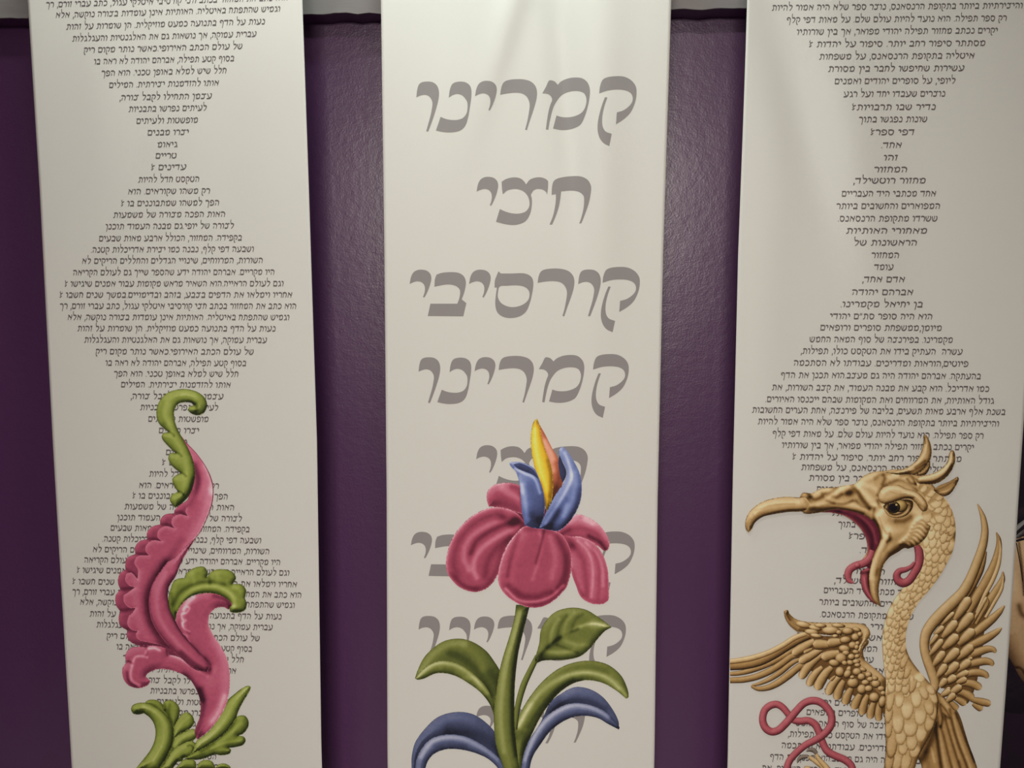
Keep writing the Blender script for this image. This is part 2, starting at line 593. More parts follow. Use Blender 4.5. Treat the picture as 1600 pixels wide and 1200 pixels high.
# ------------------------------------------------------------------ the banners themselves
def banner(key, label, top=TOP_Z, bot=BOT_Z):
    sh = SHEETS[key]
    x, z = sh.xz(np.array([0.0]), np.array([bot - CAM_Z]))
    t = thing('hanging_banner', label, 'banner', (float(x[0]), PLANE_Y, float(z[0])), 'tall printed banners on the purple wall')
    nu, nv = 97, 241
    v = np.linspace(bot - CAM_Z, top - CAM_Z, nv)
    row = 600 - (v / PLANE_Y * F_PX) * 1.0 - 105     # rough photo row of each height, for the slight waver of the cut edges
    le = np.interp(row, [p[1] for p in sh.left], [p[0] for p in sh.left]) * PXM
    re = np.interp(row, [p[1] for p in sh.right], [p[0] for p in sh.right]) * PXM
    s = np.linspace(0, 1, nu)
    U = (-BW / 2 + le)[:, None] * (1 - s)[None] + (BW / 2 + re)[:, None] * s[None]
    V = np.repeat(v[:, None], nu, 1)
    X, Z = sh.xz(U.ravel(), V.ravel())
    Y = PLANE_Y - sh.bulge(U.ravel(), V.ravel())
    faces = []
    for j in range(nv - 1):
        for i in range(nu - 1):
            a = j * nu + i
            faces.append((a, a + 1, a + nu + 1, a + nu))
    o = link('paper_sheet', np.column_stack((X, Y, Z)), faces, M_PAPER, t)
    so = o.modifiers.new('thickness', 'SOLIDIFY')
    so.thickness, so.offset = 0.0012, -1
    return t, sh


# ------------------------------------------------------------------ the Hebrew letters
def ribbon_poly(pts, k=5):
    p = np.array(pts, float)
    xy, seg = smooth_path(p[:, :2], None, False, 1e3) if len(p) == 2 else smooth_path(p[:, :2], None, False, .22)
    L = np.concatenate(([0], np.cumsum(np.hypot(*np.diff(xy, axis=0).T))))
    kn = np.maximum.accumulate([L[np.argmin(((xy - q)**2).sum(1))] for q in p[:, :2]])
    w = np.maximum(np.interp(L, kn, p[:, 2]) * 1.22, .13) / 2
    tg = np.gradient(xy, axis=0)
    tg /= np.maximum(np.hypot(tg[:, 0], tg[:, 1]), 1e-9)[:, None]
    nr = np.column_stack((-tg[:, 1], tg[:, 0])) * w[:, None]
    a, b = xy + nr, xy - nr
    verts = np.vstack((a, b))
    n = len(xy)
    return verts, [(i, i + 1, n + i + 1, n + i) for i in range(n - 1)]


# letters traced from the large words, in 1/8 photo pixels; y grows downward, second value is the baseline
TRACED = {
    'ו': ("85,325! 95,235 115,170 150,140 215,130 290,140 345,185 368,260 362,350 335,460 290,600 240,735 230,752! 208,745! 235,650 265,540 283,440 285,390 270,345 240,310 195,293 140,300", 750),
    'נ': ("490,335! 503,240 525,180 560,150 630,138 700,148 750,185 772,240 772,330 755,450 735,570 700,680 650,735 580,760 480,767 400,757 330,740! 388,572! 450,598 520,612 600,612 665,590 705,545 722,490 722,400 700,355 660,310 600,290 540,303", 752),
    'י': ("818,322! 835,230 865,170 910,140 965,132 1030,145 1075,185 1090,240 1080,310 1055,390 1020,470 1000,502! 985,495! 1003,440 1010,385 1000,335 970,300 920,286 865,298", 750),
    'ר': ("1132,305! 1145,220 1170,160 1215,130 1320,115 1430,120 1520,150 1575,210 1593,290 1580,390 1545,510 1500,640 1465,750! 1443,742! 1470,640 1490,530 1500,440 1490,385 1460,330 1410,295 1330,282 1230,288", 748),
    'מ': ("1658,292! 1702,215 1740,138 1770,133 1815,150 1850,190! 1890,150 1970,115 2070,102 2160,115 2225,170 2252,250 2248,350 2225,470 2190,580 2140,680 2070,725 1980,748 1890,750 1792,732! 1835,570! 1890,588 1970,595 2060,582 2140,545 2185,490 2208,410 2205,350 2180,300 2130,275 2050,270 1970,285 1900,320 1850,375 1805,450 1775,540 1750,650 1733,745! 1702,740! 1715,640 1735,520 1760,430 1780,375 1765,330 1725,300", 746),
    'ק': ("2368,300! 2378,215 2410,135 2460,105 2570,90 2680,98 2770,145 2825,220 2835,310 2815,420 2760,540 2680,620 2577,688! 2588,540! 2670,515 2740,465 2780,410 2785,350 2760,300 2700,268 2600,255 2480,265 | 2440,350! 2470,352! 2440,440 2415,540 2405,640 2415,720 2450,775 2525,805! 2510,880 2495,955! 2420,915 2375,855 2350,770 2350,670 2370,560 2405,440", 744),
    'ח': ("1055,355! 1062,240 1085,175 1150,140 1310,118 1430,125 1510,170 1550,250 1545,350 1520,470 1480,590 1430,720! 1402,725! 1430,640 1455,530 1463,430 1455,370 1410,325 1340,305 1260,303 1175,312! 1165,400 1145,510 1110,620 1062,735! 1028,735! 1070,630 1095,520 1108,420 1108,345!", 735),
    'צ': ("442,338! 432,260 428,175! 490,140 580,122 660,135 710,175 735,212! 780,155 850,128 920,125 980,145 1012,175! 1010,260 998,350! 985,310 940,280 880,272 830,290 795,345! 808,410 805,500 785,590 740,670 680,710 590,730 490,722 357,688! 405,525! 480,560 570,583 650,585 720,565 760,525 778,470 770,400 745,345 700,300 640,275 580,270 500,288", 730),
    'ב': ("393,350! 400,250 420,190! 480,168 580,157 690,165 755,205 785,270 783,350 762,440 735,518! 793,568! 755,742! 310,738! 343,575! 680,575! 705,500 715,430 708,385 670,345 600,322 530,322", 742),
    'ס': ("1145,365! 1150,270 1170,210 1195,148! 1225,178! 1350,178 1500,175 1570,195 1615,235 1630,290 1630,350 1615,450 1590,560 1540,680 1460,745 1350,768 1250,750 1180,690 1155,590 1160,480 1175,365! ; 1212,350 1300,340 1430,335 1520,355 1570,400 1583,460 1565,530 1500,590 1400,622 1310,615 1230,570 1190,500 1190,420", 745),
}
CAP = 625.0
# the other letters of the same hand, as pen strokes: x, height above baseline, stroke width
PEN = {
    'א': (.98, [[(.10, 0, .10), (.20, .55, .10), (.36, .80, .12)], [(.16, .97, .12), (.30, .84, .20), (.60, .55, .20), (.78, .32, .14)], [(.66, 0, .06), (.78, .4, .10), (.90, .75, .14), (.88, 1.0, .14)]]),
    'ה': (.92, [[(.06, .86, .2), (.5, .9, .23), (.78, .76, .18), (.80, .45, .13), (.68, 0, .06)], [(.26, .52, .08), (.20, .22, .10), (.10, .05, .16)]]),
    'ד': (.88, [[(.0, .88, .22), (.45, .90, .22), (.86, .93, .18)], [(.70, .9, .16), (.68, .5, .13), (.56, 0, .06)]]),
    'ז': (.46, [[(.05, .84, .2), (.25, .93, .2), (.46, .92, .14)], [(.32, .85, .13), (.26, .5, .12), (.14, 0, .07)]]),
    'ט': (.95, [[(.40, .86, .14), (.22, .96, .16), (.10, .62, .14), (.14, .22, .16), (.40, .07, .20), (.72, .20, .18), (.86, .58, .13), (.80, .88, .18), (.60, .95, .14)]]),
    'כ': (.82, [[(.12, .82, .2), (.42, .93, .22), (.70, .76, .17), (.74, .45, .11), (.62, .18, .17), (.36, .07, .21), (.02, .12, .21)]]),
    'ך': (.80, [[(.05, .86, .2), (.42, .92, .22), (.68, .78, .18), (.68, .4, .13), (.52, -.42, .06)]]),
    'ל': (.80, [[(.20, 1.62, .13), (.17, 1.30, .11), (.19, .92, .11)], [(.17, .86, .2), (.50, .90, .22), (.72, .78, .18), (.62, .42, .12), (.34, .08, .12), (.20, 0, .08)]]),
    'ם': (.92, [[(.06, .88, .21), (.45, .91, .22), (.82, .84, .18), (.82, .45, .11), (.72, .08, .14)], [(.74, .10, .21), (.06, .10, .21)], [(.22, .86, .09), (.14, .5, .09), (.08, .1, .10)]]),
    'ן': (.46, [[(.05, .84, .2), (.26, .92, .2), (.40, .72, .16), (.36, .3, .12), (.18, -.44, .06)]]),
    'ע': (1.0, [[(.14, .98, .18), (.22, .80, .13), (.38, .40, .12), (.56, .14, .12)], [(.70, .96, .16), (.92, .90, .18), (.88, .45, .13), (.62, .14, .20), (.30, .06, .20), (.0, .06, .18)]]),
    'ף': (.86, [[(.44, .56, .10), (.22, .54, .16), (.12, .78, .15), (.40, .93, .22), (.72, .80, .17), (.74, .4, .12), (.56, -.42, .06)]]),
    'פ': (.88, [[(.46, .54, .10), (.24, .52, .16), (.12, .78, .15), (.40, .94, .21), (.76, .78, .16), (.80, .42, .12), (.62, .14, .19), (.34, .07, .21), (.02, .10, .20)]]),
    'ץ': (.72, [[(.05, .9, .2), (.3, .6, .13), (.3, .2, .12), (.2, -.42, .06)], [(.7, .95, .18), (.55, .6, .12), (.3, .45, .1)]]),
    'ש': (1.05, [[(.10, .94, .16), (.10, .50, .13), (.24, .14, .19), (.55, .08, .2), (.86, .36, .16), (.94, .80, .15), (.80, .97, .18)], [(.50, 1.0, .16), (.50, .78, .12), (.34, .34, .08)]]),
    'ת': (.98, [[(.18, .84, .2), (.52, .92, .22), (.84, .78, .18), (.86, .45, .12), (.74, 0, .06)], [(.34, .82, .10), (.34, .42, .11), (.22, .10, .15), (.0, .05, .15)]]),
    'ג': (.66, [[(.14, .84, .2), (.38, .92, .2), (.50, .70, .14), (.56, .30, .13), (.58, -.02, .15)], [(.50, .32, .10), (.28, .10, .14), (.06, .06, .16)]]),
    'ו': (.44, [[(.04, .82, .2), (.22, .92, .2), (.38, .76, .16), (.34, .4, .13), (.22, 0, .11)]]),
    'י': (.44, [[(.04, .80, .2), (.22, .92, .22), (.38, .76, .17), (.30, .40, .11)]]),
    'ר': (.74, [[(.04, .84, .2), (.38, .92, .22), (.66, .78, .18), (.66, .45, .13), (.54, 0, .11)]]),
    'נ': (.68, [[(.22, .82, .2), (.42, .92, .2), (.60, .74, .15), (.58, .35, .11), (.46, .10, .19), (.0, .12, .22)]]),
    'מ': (.98, [[(.04, .84, .17), (.24, .80, .18), (.26, .45, .11), (.12, 0, .11)], [(.28, .72, .16), (.52, .92, .2), (.82, .84, .18), (.86, .50, .11), (.70, .14, .18), (.28, .10, .22)]]),
    'ק': (.80, [[(.06, .82, .2), (.40, .93, .22), (.72, .80, .17), (.72, .45, .11), (.42, .16, .15)], [(.18, .60, .10), (.08, .15, .12), (.12, -.20, .14), (.30, -.32, .18)]]),
    'ח': (.86, [[(.06, .80, .2), (.40, .93, .24), (.74, .80, .18), (.74, .45, .13), (.60, 0, .11)], [(.20, .75, .12), (.18, .40, .11), (.02, 0, .11)]]),
    'צ': (1.0, [[(.16, .80, .18), (.40, .94, .2), (.60, .74, .14), (.66, .40, .11), (.48, .10, .19), (.0, .12, .22)], [(.62, .72, .12), (.80, .93, .19), (.98, .84, .17)]]),
    'ב': (.84, [[(.14, .82, .2), (.44, .93, .22), (.72, .78, .17), (.66, .40, .12), (.60, .20, .11)], [(.0, .11, .23), (.76, .11, .23)]]),
    'ס': (.95, [[(.10, .86, .2), (.45, .92, .22), (.80, .80, .18), (.84, .45, .12), (.62, .12, .19), (.36, .06, .2), (.16, .28, .13), (.14, .60, .09), (.24, .84, .08)]]),
    '~': (.66, [[(.24, 1.22, .10), (.12, .92, .10), (.34, .78, .16), (.64, .90, .14)], [(.36, .76, .12), (.12, .40, .11)], [(.40, .40, .12), (.18, .12, .17), (.02, .10, .12)]]),
    ',': (.22, [[(.16, .16, .15), (.14, -.05, .13), (.06, -.28, .06)]]),
    '.': (.22, [[(.06, .07, .16), (.17, .07, .16)]]),
    '״': (.50, [[(.22, 1.05, .15), (.06, .68, .06)], [(.46, 1.05, .15), (.30, .68, .06)]]),
    '׳': (.26, [[(.22, 1.05, .15), (.06, .68, .06)]]),
}


def traced_rings(s, step):
    rings = []
    for part in s.split(';'):
        pts, fl, _ = parse(part, 'P')
        ring, _ = smooth_path(pts, fl, True, step)
        rings.append(ring)
    return rings


GLYPH = {}
for ch, (adv, strokes) in PEN.items():
    V, Fc = [], []
    for st in strokes:
        a, f = ribbon_poly(st)
        n0 = sum(len(x) for x in V)
        V.append(a)
        Fc += [tuple(i + n0 for i in q) for q in f]
    GLYPH[ch] = (adv, np.vstack(V), Fc)


def text_line(parent, sheet, s, xl, yl, xr, yr, h, lift=.0003):
    """Right-to-left line between two measured ends; y is the middle of the letters in photo pixels."""
    gap = .10
    adv, pens = 0.0, []
    for ch in s:
        if ch == ' ':
            adv += .52
            continue
        a = GLYPH[ch][0]
        pens.append((ch, adv))
        adv += a + gap
    adv -= gap
    k = (xr - xl) / adv
    V, Fc, n0 = [], [], 0
    for ch, off in pens:
        a, gv, gf = GLYPH[ch]
        x = xr - (off + a) * k + gv[:, 0] * k
        t = (x - xl) / (xr - xl)
        y = yl + (yr - yl) * t + h * .5 - gv[:, 1] * h
        V.append(np.column_stack((x, y)))
        Fc += [tuple(i + n0 for i in f) for f in gf]
        n0 += len(gv)
    P = sheet.point(np.vstack(V), lift)
    return link('text_line', P, Fc, M_TEXT, parent, smooth=False)


def fill(rings, step):
    """Triangles with inner points, so that a big letter follows the waves of the paper."""
    flat = np.vstack(rings)
    lo, hi = flat.min(0), flat.max(0)
    gx, gy = np.meshgrid(np.arange(lo[0], hi[0], step), np.arange(lo[1], hi[1], step))
    g = np.column_stack((gx.ravel(), gy.ravel()))
    g = g[inside(g, rings[0])]
    A = np.vstack(rings)
    B = np.vstack([np.roll(r, -1, 0) for r in rings])
    if len(g):
        g = g[seg_dist(g, A, B)[0] > 1.2]
    loops, n0 = [], 0
    for r in rings:
        loops.append(list(range(n0, n0 + len(r))))
        n0 += len(r)
    res = delaunay_2d_cdt([Vector(p) for p in np.vstack((flat, g))], [], loops, 2, 1e-5)
    return np.array([(v.x, v.y) for v in res[0]]), [tuple(reversed(f)) for f in res[2]]


def word(parent, sheet, letters, xl, xr, ytop, ybase, rise, lift=.0003):
    """One of the large words. letters: (character, x offset in tracing units, y shift)."""
    polys = []
    for ch, dx, dy in letters:
        s, base = TRACED[ch]
        for piece in s.split('|'):
            rings = traced_rings(piece, 14)
            polys.append([np.column_stack((r[:, 0] + dx, r[:, 1] - base + dy)) for r in rings])
    allp = np.vstack([p for rs in polys for p in rs])
    x0, x1 = allp[:, 0].min(), allp[:, 0].max()
    kx = (xr - xl) / (x1 - x0)
    ky = (ybase - ytop) / CAP
    V, Fc, n0 = [], [], 0
    for rs in polys:
        q = []
        for r in rs:
            x = xl + (r[:, 0] - x0) * kx
            y = ybase + r[:, 1] * ky - rise * ((x - xl) / (xr - xl) - .5)
            q.append(np.column_stack((x, y)))
        flat, tris = fill(q, 4.0)
        V.append(flat)
        Fc += [tuple(i + n0 for i in t) for t in tris]
        n0 += len(flat)
    P = sheet.point(np.vstack(V), lift)
    return link('printed_word', P, Fc, M_WORD, parent, smooth=False)


# ------------------------------------------------------------------ left banner text
LEFT_TEXT = [
    "הוא כתב את המחזור בכתב חצי קורסיבי איטלקי עגול, כתב עברי זורם, רך",
    "וגמיש שהתפתח באיטליה. האותיות אינן עומדות בצורה נוקשה, אלא",
    "נעות על הדף בתנועה כמעט מוזיקלית. הן שומרות על זהות",
    "עברית עמוקה, אך נושאות גם את האלגנטיות והעגלגלות",
    "של עולם הכתב האירופי.כאשר נותר מקום ריק",
    "בסוף קטע תפילה, אברהם יהודה לא ראה בו",
    "חלל שיש למלא באופן טכני. הוא הפך",
    "אותו להזדמנות יצירתית. המילים",
    "עצמן התחילו לקבל צורה,",
    "לעיתים נפרשו בתבניות",
    "מופשטות ולעיתים",
    "יצרו מבנים",
    "גיאומ",
    "טריים",
    "עדינים ~",
    "הטקסט חדל להיות",
    "רק משהו שקוראים. הוא",
    "הפך למשהו שמתבוננים בו ~",
    "האות הפכה מצורה של משמעות",
    "לצורה של יופי.גם מבנה העמוד תוכנן",
    "בקפידה. המחזור, הכולל ארבע מאות שבעים",
    "ושבעה דפי קלף, נבנה כמו יצירת אדריכלות קטנה.",
    "השורות, המרווחים, שינויי הגדלים והחללים הריקים לא",
    "היו מקריים. אברהם יהודה ידע שהספר שייך גם לעולם הקריאה",
    "וגם לעולם הראייה.הוא השאיר מראש מקומות עבור אמנים שיגישו ~",
    "אחריו וימלאו את הדפים בצבע, בזהב ובדימויים.במשך שנים חשבו ~",
]
# measured ends: left x, right x, mid y
LEFT_ENDS = {0: (72, 450, 2), 1: (87, 437.7, 19), 2: (103.6, 414, 38), 3: (113, 400.6, 57), 4: (131, 379, 75.5), 5: (147, 366, 94), 6: (158.6, 354, 112.5),
             7: (170.4, 342, 131.5), 8: (186.6, 331, 151.5), 9: (201, 323, 169.7), 10: (213, 309.5, 188.5), 11: (230.5, 295, 207), 12: (246, 277, 226),
             13: (243, 276, 243.5), 14: (236, 291, 261.5), 15: (216, 311.5, 280.5), 16: (200, 328, 299), 17: (189, 342.6, 317.5), 18: (177, 352, 335.5),
             19: (165, 365.5, 353.5), 20: (154.6, 378, 372.3), 21: (142, 396.6, 390), 22: (128, 410.7, 407.5), 23: (114, 429, 425.7), 24: (101, 443, 443.5),
             25: (93, 456.6, 461), 26: (93.5, 463, 478.5), 27: (105.6, 452, 496), 28: (121, 430.6, 513.6), 29: (131.6, 417, 531.5), 30: (149.5, 396.6, 549.8),
             31: (165, 384.8, 567.6), 32: (178, 372.6, 584.5), 33: (189, 360.5, 601.4), 34: (204, 349, 619.6), 35: (219, 341, 637), 36: (231.5, 326, 655),
             37: (248, 311, 673), 38: (262, 293, 691), 39: (259, 292, 707), 40: (253, 306, 723), 41: (233, 327, 741), 42: (217, 342, 759), 43: (207, 356, 775.5),
             44: (194.5, 366, 792.5), 45: (183, 378, 809.7), 46: (172.7, 390, 826.3), 47: (160, 408, 843.5), 48: (145, 421, 860.3), 49: (131.5, 438, 877),
             50: (120, 452, 893.2), 51: (113, 464, 911.2), 52: (113, 471, 927.5), 53: (125, 460.5, 943.4), 54: (140, 440, 961.5), 55: (150.7, 426, 978.4),
             56: (166.7, 406, 995.8), 57: (182, 394, 1012.5), 58: (192, 381, 1029.5), 59: (204, 369, 1047), 60: (222, 358, 1064), 61: (234.7, 351, 1080.5),
             62: (245, 338, 1097.5), 63: (261, 322, 1114), 64: (276, 306, 1131), 65: (273, 305, 1148), 66: (266, 319, 1165), 67: (246, 338, 1181.5), 68: (228, 347, 1197.5)}
t_left, sh_left = banner('left', 'tall white banner of grey writing with a pink and green curling leaf')
for i, (xl, xr, y) in LEFT_ENDS.items():
    rise = .0285 * (1 - (y - 20) / 450.0) if y < 470 else -.0145 * (y - 470) / 450.0
    dy = rise * (xr - xl) / 2
    text_line(t_left, sh_left, LEFT_TEXT[i % 26], xl, y + dy, xr, y - dy, 8.5)

# ------------------------------------------------------------------ middle banner words
t_mid, sh_mid = banner('middle', 'tall white banner of large grey words with a pink and blue flower')
KAM = [('ו', 0, 2), ('נ', 0, 2), ('י', 0, 0), ('ר', 0, 0), ('מ', 0, 0), ('ק', 0, 0)]
HAT = [('י', -705, 0), ('צ', 0, 0), ('ח', 0, 0)]
KUR = [('י', -735, 0), ('ב', 0, 0), ('י', 8, 0), ('ס', 0, 0), ('ר', 552, 0), ('ו', 2106, 0), ('ק', 128, 0)]
word(t_mid, sh_mid, KAM, 650.5, 994.7, 124.5, 203.2, 4.5)
word(t_mid, sh_mid, HAT, 744.6, 923.8, 274.8, 351.2, 1.5)
word(t_mid, sh_mid, KUR, 640, 999.8, 420.5, 494.2, 0)
word(t_mid, sh_mid, KAM, 654, 982.5, 557, 629, 1.0)
word(t_mid, sh_mid, HAT, 744, 918.4, 695.6, 768, -2)
word(t_mid, sh_mid, KUR, 642, 991.7, 832, 902, -4)
word(t_mid, sh_mid, KAM, 654, 978, 963, 1031.5, -3)
word(t_mid, sh_mid, HAT, 744, 914, 1102, 1161.5, 0)

# ------------------------------------------------------------------ right banner text
RIGHT_TEXT = [
    "והיצירתיות ביותר בתקופת הרנסאנס, נוצר ספר שלא היה אמור להיות",
    "רק ספר תפילה. הוא נועד להיות עולם שלם. על מאות דפי קלף",
    "יקרים נכתב מחזור תפילה יהודי מפואר, אך בין שורותיו",
    "מסתתר סיפור רחב יותר. סיפור על יהדות ~",
    "איטליה בתקופת הרנסאנס, על משפחות",
    "עשירות שחיפשו לחבר בין מסורת",
    "ליופי, על סופרים יהודים ואמנים",
    "נוצרים שעבדו יחד ועל רגע",
    "נדיר שבו תרבויות~",
    "שונות נפגשו בתוך",
    "דפי ספר~",
    "אחד.",
    "זהו",
    "המחזור",
    "מחזור רוטשילד,",
    "אחד מכתבי היד העבריים",
    "המפוארים והחשובים ביותר",
    "ששרדו מתקופת הרנסאנס.",
    "מאחורי האותיות",
    "הראשונות של",
    "המחזור",
    "עומד",
    "אדם אחד,",
    "אברהם יהודה",
    "בן יחיאל מקמרינו.",
    "הוא היה סופר סת״ם יהודי",
    "מיומן,ממשפחת סופרים ורופאים",
    "מקמרינו. בפירנצה של סוף המאה החמש",
    "עשרה  העתיק בידו את הטקסט כולו, תפילות,",
    "פיוטים,הוראות ומדריכים. עבודתו לא הסתכמה",
    "בהעתקה. אברהם יהודה היה גם מעצב.הוא תכנן את הדף",
    "כמו אדריכל. הוא קבע את מבנה העמוד, את קצב השורות, את",
    "גודל האותיות, את המרווחים ואת המקומות שבהם ייכנסו האיורים.",
    "בשנת אלף ארבע מאות תשעים, בליבה של פירנצה, אחת הערים החשובות",
]
RIGHT_ENDS = {0: (1206, 1598, 10.5), 1: (1229, 1573, 30), 2: (1245, 1559, 49), 3: (1264, 1540, 68.5), 4: (1280, 1522.7, 88), 5: (1294, 1506.7, 107.3),
              6: (1304, 1493, 126.7), 7: (1318, 1477, 147), 8: (1331, 1462, 167.6), 9: (1342, 1449, 186.7), 10: (1360, 1429, 206.7), 11: (1376.7, 1409, 227),
              12: (1381, 1403, 246.5), 13: (1366, 1417.7, 265), 14: (1333, 1446.7, 282.5), 15: (1315, 1462.7, 302.8), 16: (1307, 1469, 322.2), 17: (1309, 1465, 341.8),
              18: (1322, 1449, 360.8), 19: (1334, 1433, 379.5), 20: (1361.7, 1405, 399), 21: (1366, 1396, 417.6), 22: (1347, 1414, 436.8), 23: (1331, 1427, 456.8),
              24: (1313, 1442, 475.8), 25: (1297, 1457, 494.6), 26: (1281.6, 1471.7, 512.5), 27: (1265, 1489, 531), 28: (1251, 1504, 549.3), 29: (1240, 1513, 568),
              30: (1220, 1532.7, 587.3), 31: (1206, 1545.7, 606.7), 32: (1195.7, 1553, 625.3), 33: (1175, 1571, 642.4), 34: (1184, 1561, 660.5), 35: (1207, 1536.7, 679.5),
              36: (1221.7, 1521.7, 697.5), 37: (1238, 1502.7, 715.7), 38: (1251.7, 1486, 732), 39: (1263.7, 1470, 748.5), 40: (1276, 1457, 766), 41: (1289, 1441, 785),
              42: (1300, 1426, 803), 43: (1309.8, 1413, 820.5), 44: (1326, 1393, 838.5), 45: (1343, 1375, 860), 46: (1348, 1369, 877), 47: (1333, 1383, 893),
              48: (1303, 1412, 908.5), 49: (1287, 1426, 924.5), 50: (1280, 1432, 943), 51: (1281, 1427.6, 962), 52: (1292, 1413, 979), 53: (1303, 1397, 996.5),
              54: (1329, 1371, 1014), 55: (1336, 1365, 1031), 56: (1317, 1381, 1048), 57: (1302, 1394, 1065), 58: (1285, 1408, 1082), 59: (1269, 1421, 1099.5),
              60: (1260, 1440, 1115.5), 61: (1243, 1456, 1133), 62: (1231, 1470, 1150.5), 63: (1221, 1479, 1168.5), 64: (1203, 1498, 1187), 65: (1190, 1512, 1205)}
t_right, sh_right = banner('right', 'tall white banner of grey writing with a golden winged bird shrieking')
for i, (xl, xr, y) in RIGHT_ENDS.items():
    rise = .0095 * (1 - y / 340.0) if y < 640 else -.0085 - .022 * (y - 640) / 290.0 if y < 930 else -.030
    dy = rise * (xr - xl) / 2
    text_line(t_right, sh_right, RIGHT_TEXT[i % 34], xl, y + dy, xr, y - dy, 8.8)


# ------------------------------------------------------------------ picture on the left banner: curling leaf
pr = Print(sh_left, t_left, 'leaf_print', (192, 186, 175))
# back fan of the lower green leaf
kw = dict(v0=.50, W=9, k=.55, rim=-.10)
pr.shape('lower_leaf#1', 'B2', "600,340! 660,380 700,450 745,430 800,480 850,500 875,600 760,700 620,870 520,870 600,640", 'green', v0=.30, W=4, k=.1)
pr.shape('lower_leaf#1', 'B2', "690,870! 740,830 770,785 840,775 895,800 905,870!", 'green', **kw)
pr.shape('lower_leaf#1', 'B2', "905,870! 930,810 990,783 1055,800 1092,870!", 'green', **kw)
pr.shape('lower_leaf#1', 'B2', "1085,870! 1110,830 1170,818 1220,840 1240,870!", 'green', **kw)
pr.shape('lower_leaf#1', 'B2', "400,240! 440,209 500,205 555,225 590,265 620,310 650,360 640,400! 520,300", 'green', v0=.44, W=9, k=.5, rim=-.1)
pr.shape('lower_leaf#1', 'B2', "582,300! 580,255 600,220 645,208 705,232 742,290 738,360 715,420 690,470! 660,420 620,340", 'green', strokes=[("650,250 640,330 670,420", 18, -.12), ("600,250 605,300", 14, -.2)], **kw)
pr.shape('lower_leaf#1', 'B2', "690,570! 685,480 720,405 765,345 820,325 870,368 882,430 845,480 760,525", 'green', strokes=[("700,540 760,440 830,370", 16, .12)], **kw)
pr.shape('lower_leaf#1', 'B2', "675,660! 690,580 770,525 860,485 910,502 918,550 880,592 790,632 700,720", 'green', strokes=[("690,640 790,560 890,520", 16, .12)], **kw)
pr.shape('lower_leaf#1', 'B2', "550,880! 610,800 680,690 780,622 860,603 905,640 900,700 850,748 780,768! 765,795 720,808 670,880!", 'green', strokes=[("820,650 840,640 870,660 870,700", 10, -.2), ("620,840 700,730 800,660", 20, .10), ("640,860 720,780 790,740", 12, -.15)], **kw)
# right leaf
pr.shape('side_leaf#1', 'B2', "1230,470! 1275,385 1310,360 1370,360 1405,410 1400,470 1355,530 1310,552! 1360,562 1377,600 1350,640 1285,660 1220,668! 1237,690 1220,725 1140,740 1080,728! 1000,762 920,782 800,775 830,740 900,690 1000,650 1120,580", 'green', v0=.42, W=11, k=.5, rim=-.08,
         strokes=[("1100,620 1230,520 1330,430", 20, .14), ("1050,670 1180,620 1340,600", 14, .12), ("1000,720 1110,690 1210,690", 14, .10), ("950,700 1100,600 1230,490 1270,400", 26, -.2)])
pr.shape('side_leaf#1', 'B2', "800,770! 850,730 890,640 910,595 960,560 1030,500 1090,420 1140,330 1200,215 1270,150 1340,97 1400,70 1426,86 1410,130 1350,230 1310,310 1282,390 1230,470 1150,555 1060,620 980,670 900,710", 'green', v0=.52, W=13, k=.55, rim=-.12,
         strokes=[("920,640 1060,540 1180,400 1290,230 1390,110", 30, .13), ("1150,300 1230,190 1320,110", 16, -.2)])
# left curling stalk of the lower leaf
pr.shape('stalk#1', 'B2', "310,880! 400,770 460,690 500,600 511,510 492,430 450,372 400,336! 355,347 300,340 276,300 290,260 350,235 430,240 520,280 600,340 650,400 680,470 686,560 670,650 630,740 570,840 550,880!", 'green', v0=.50, W=18, k=.6, rim=-.14,
         strokes=[("400,270 520,330 600,440 610,560 560,700 450,860", 28, .16), ("500,520 480,640 400,790", 22, -.14), ("320,320 360,325", 14, -.2)])

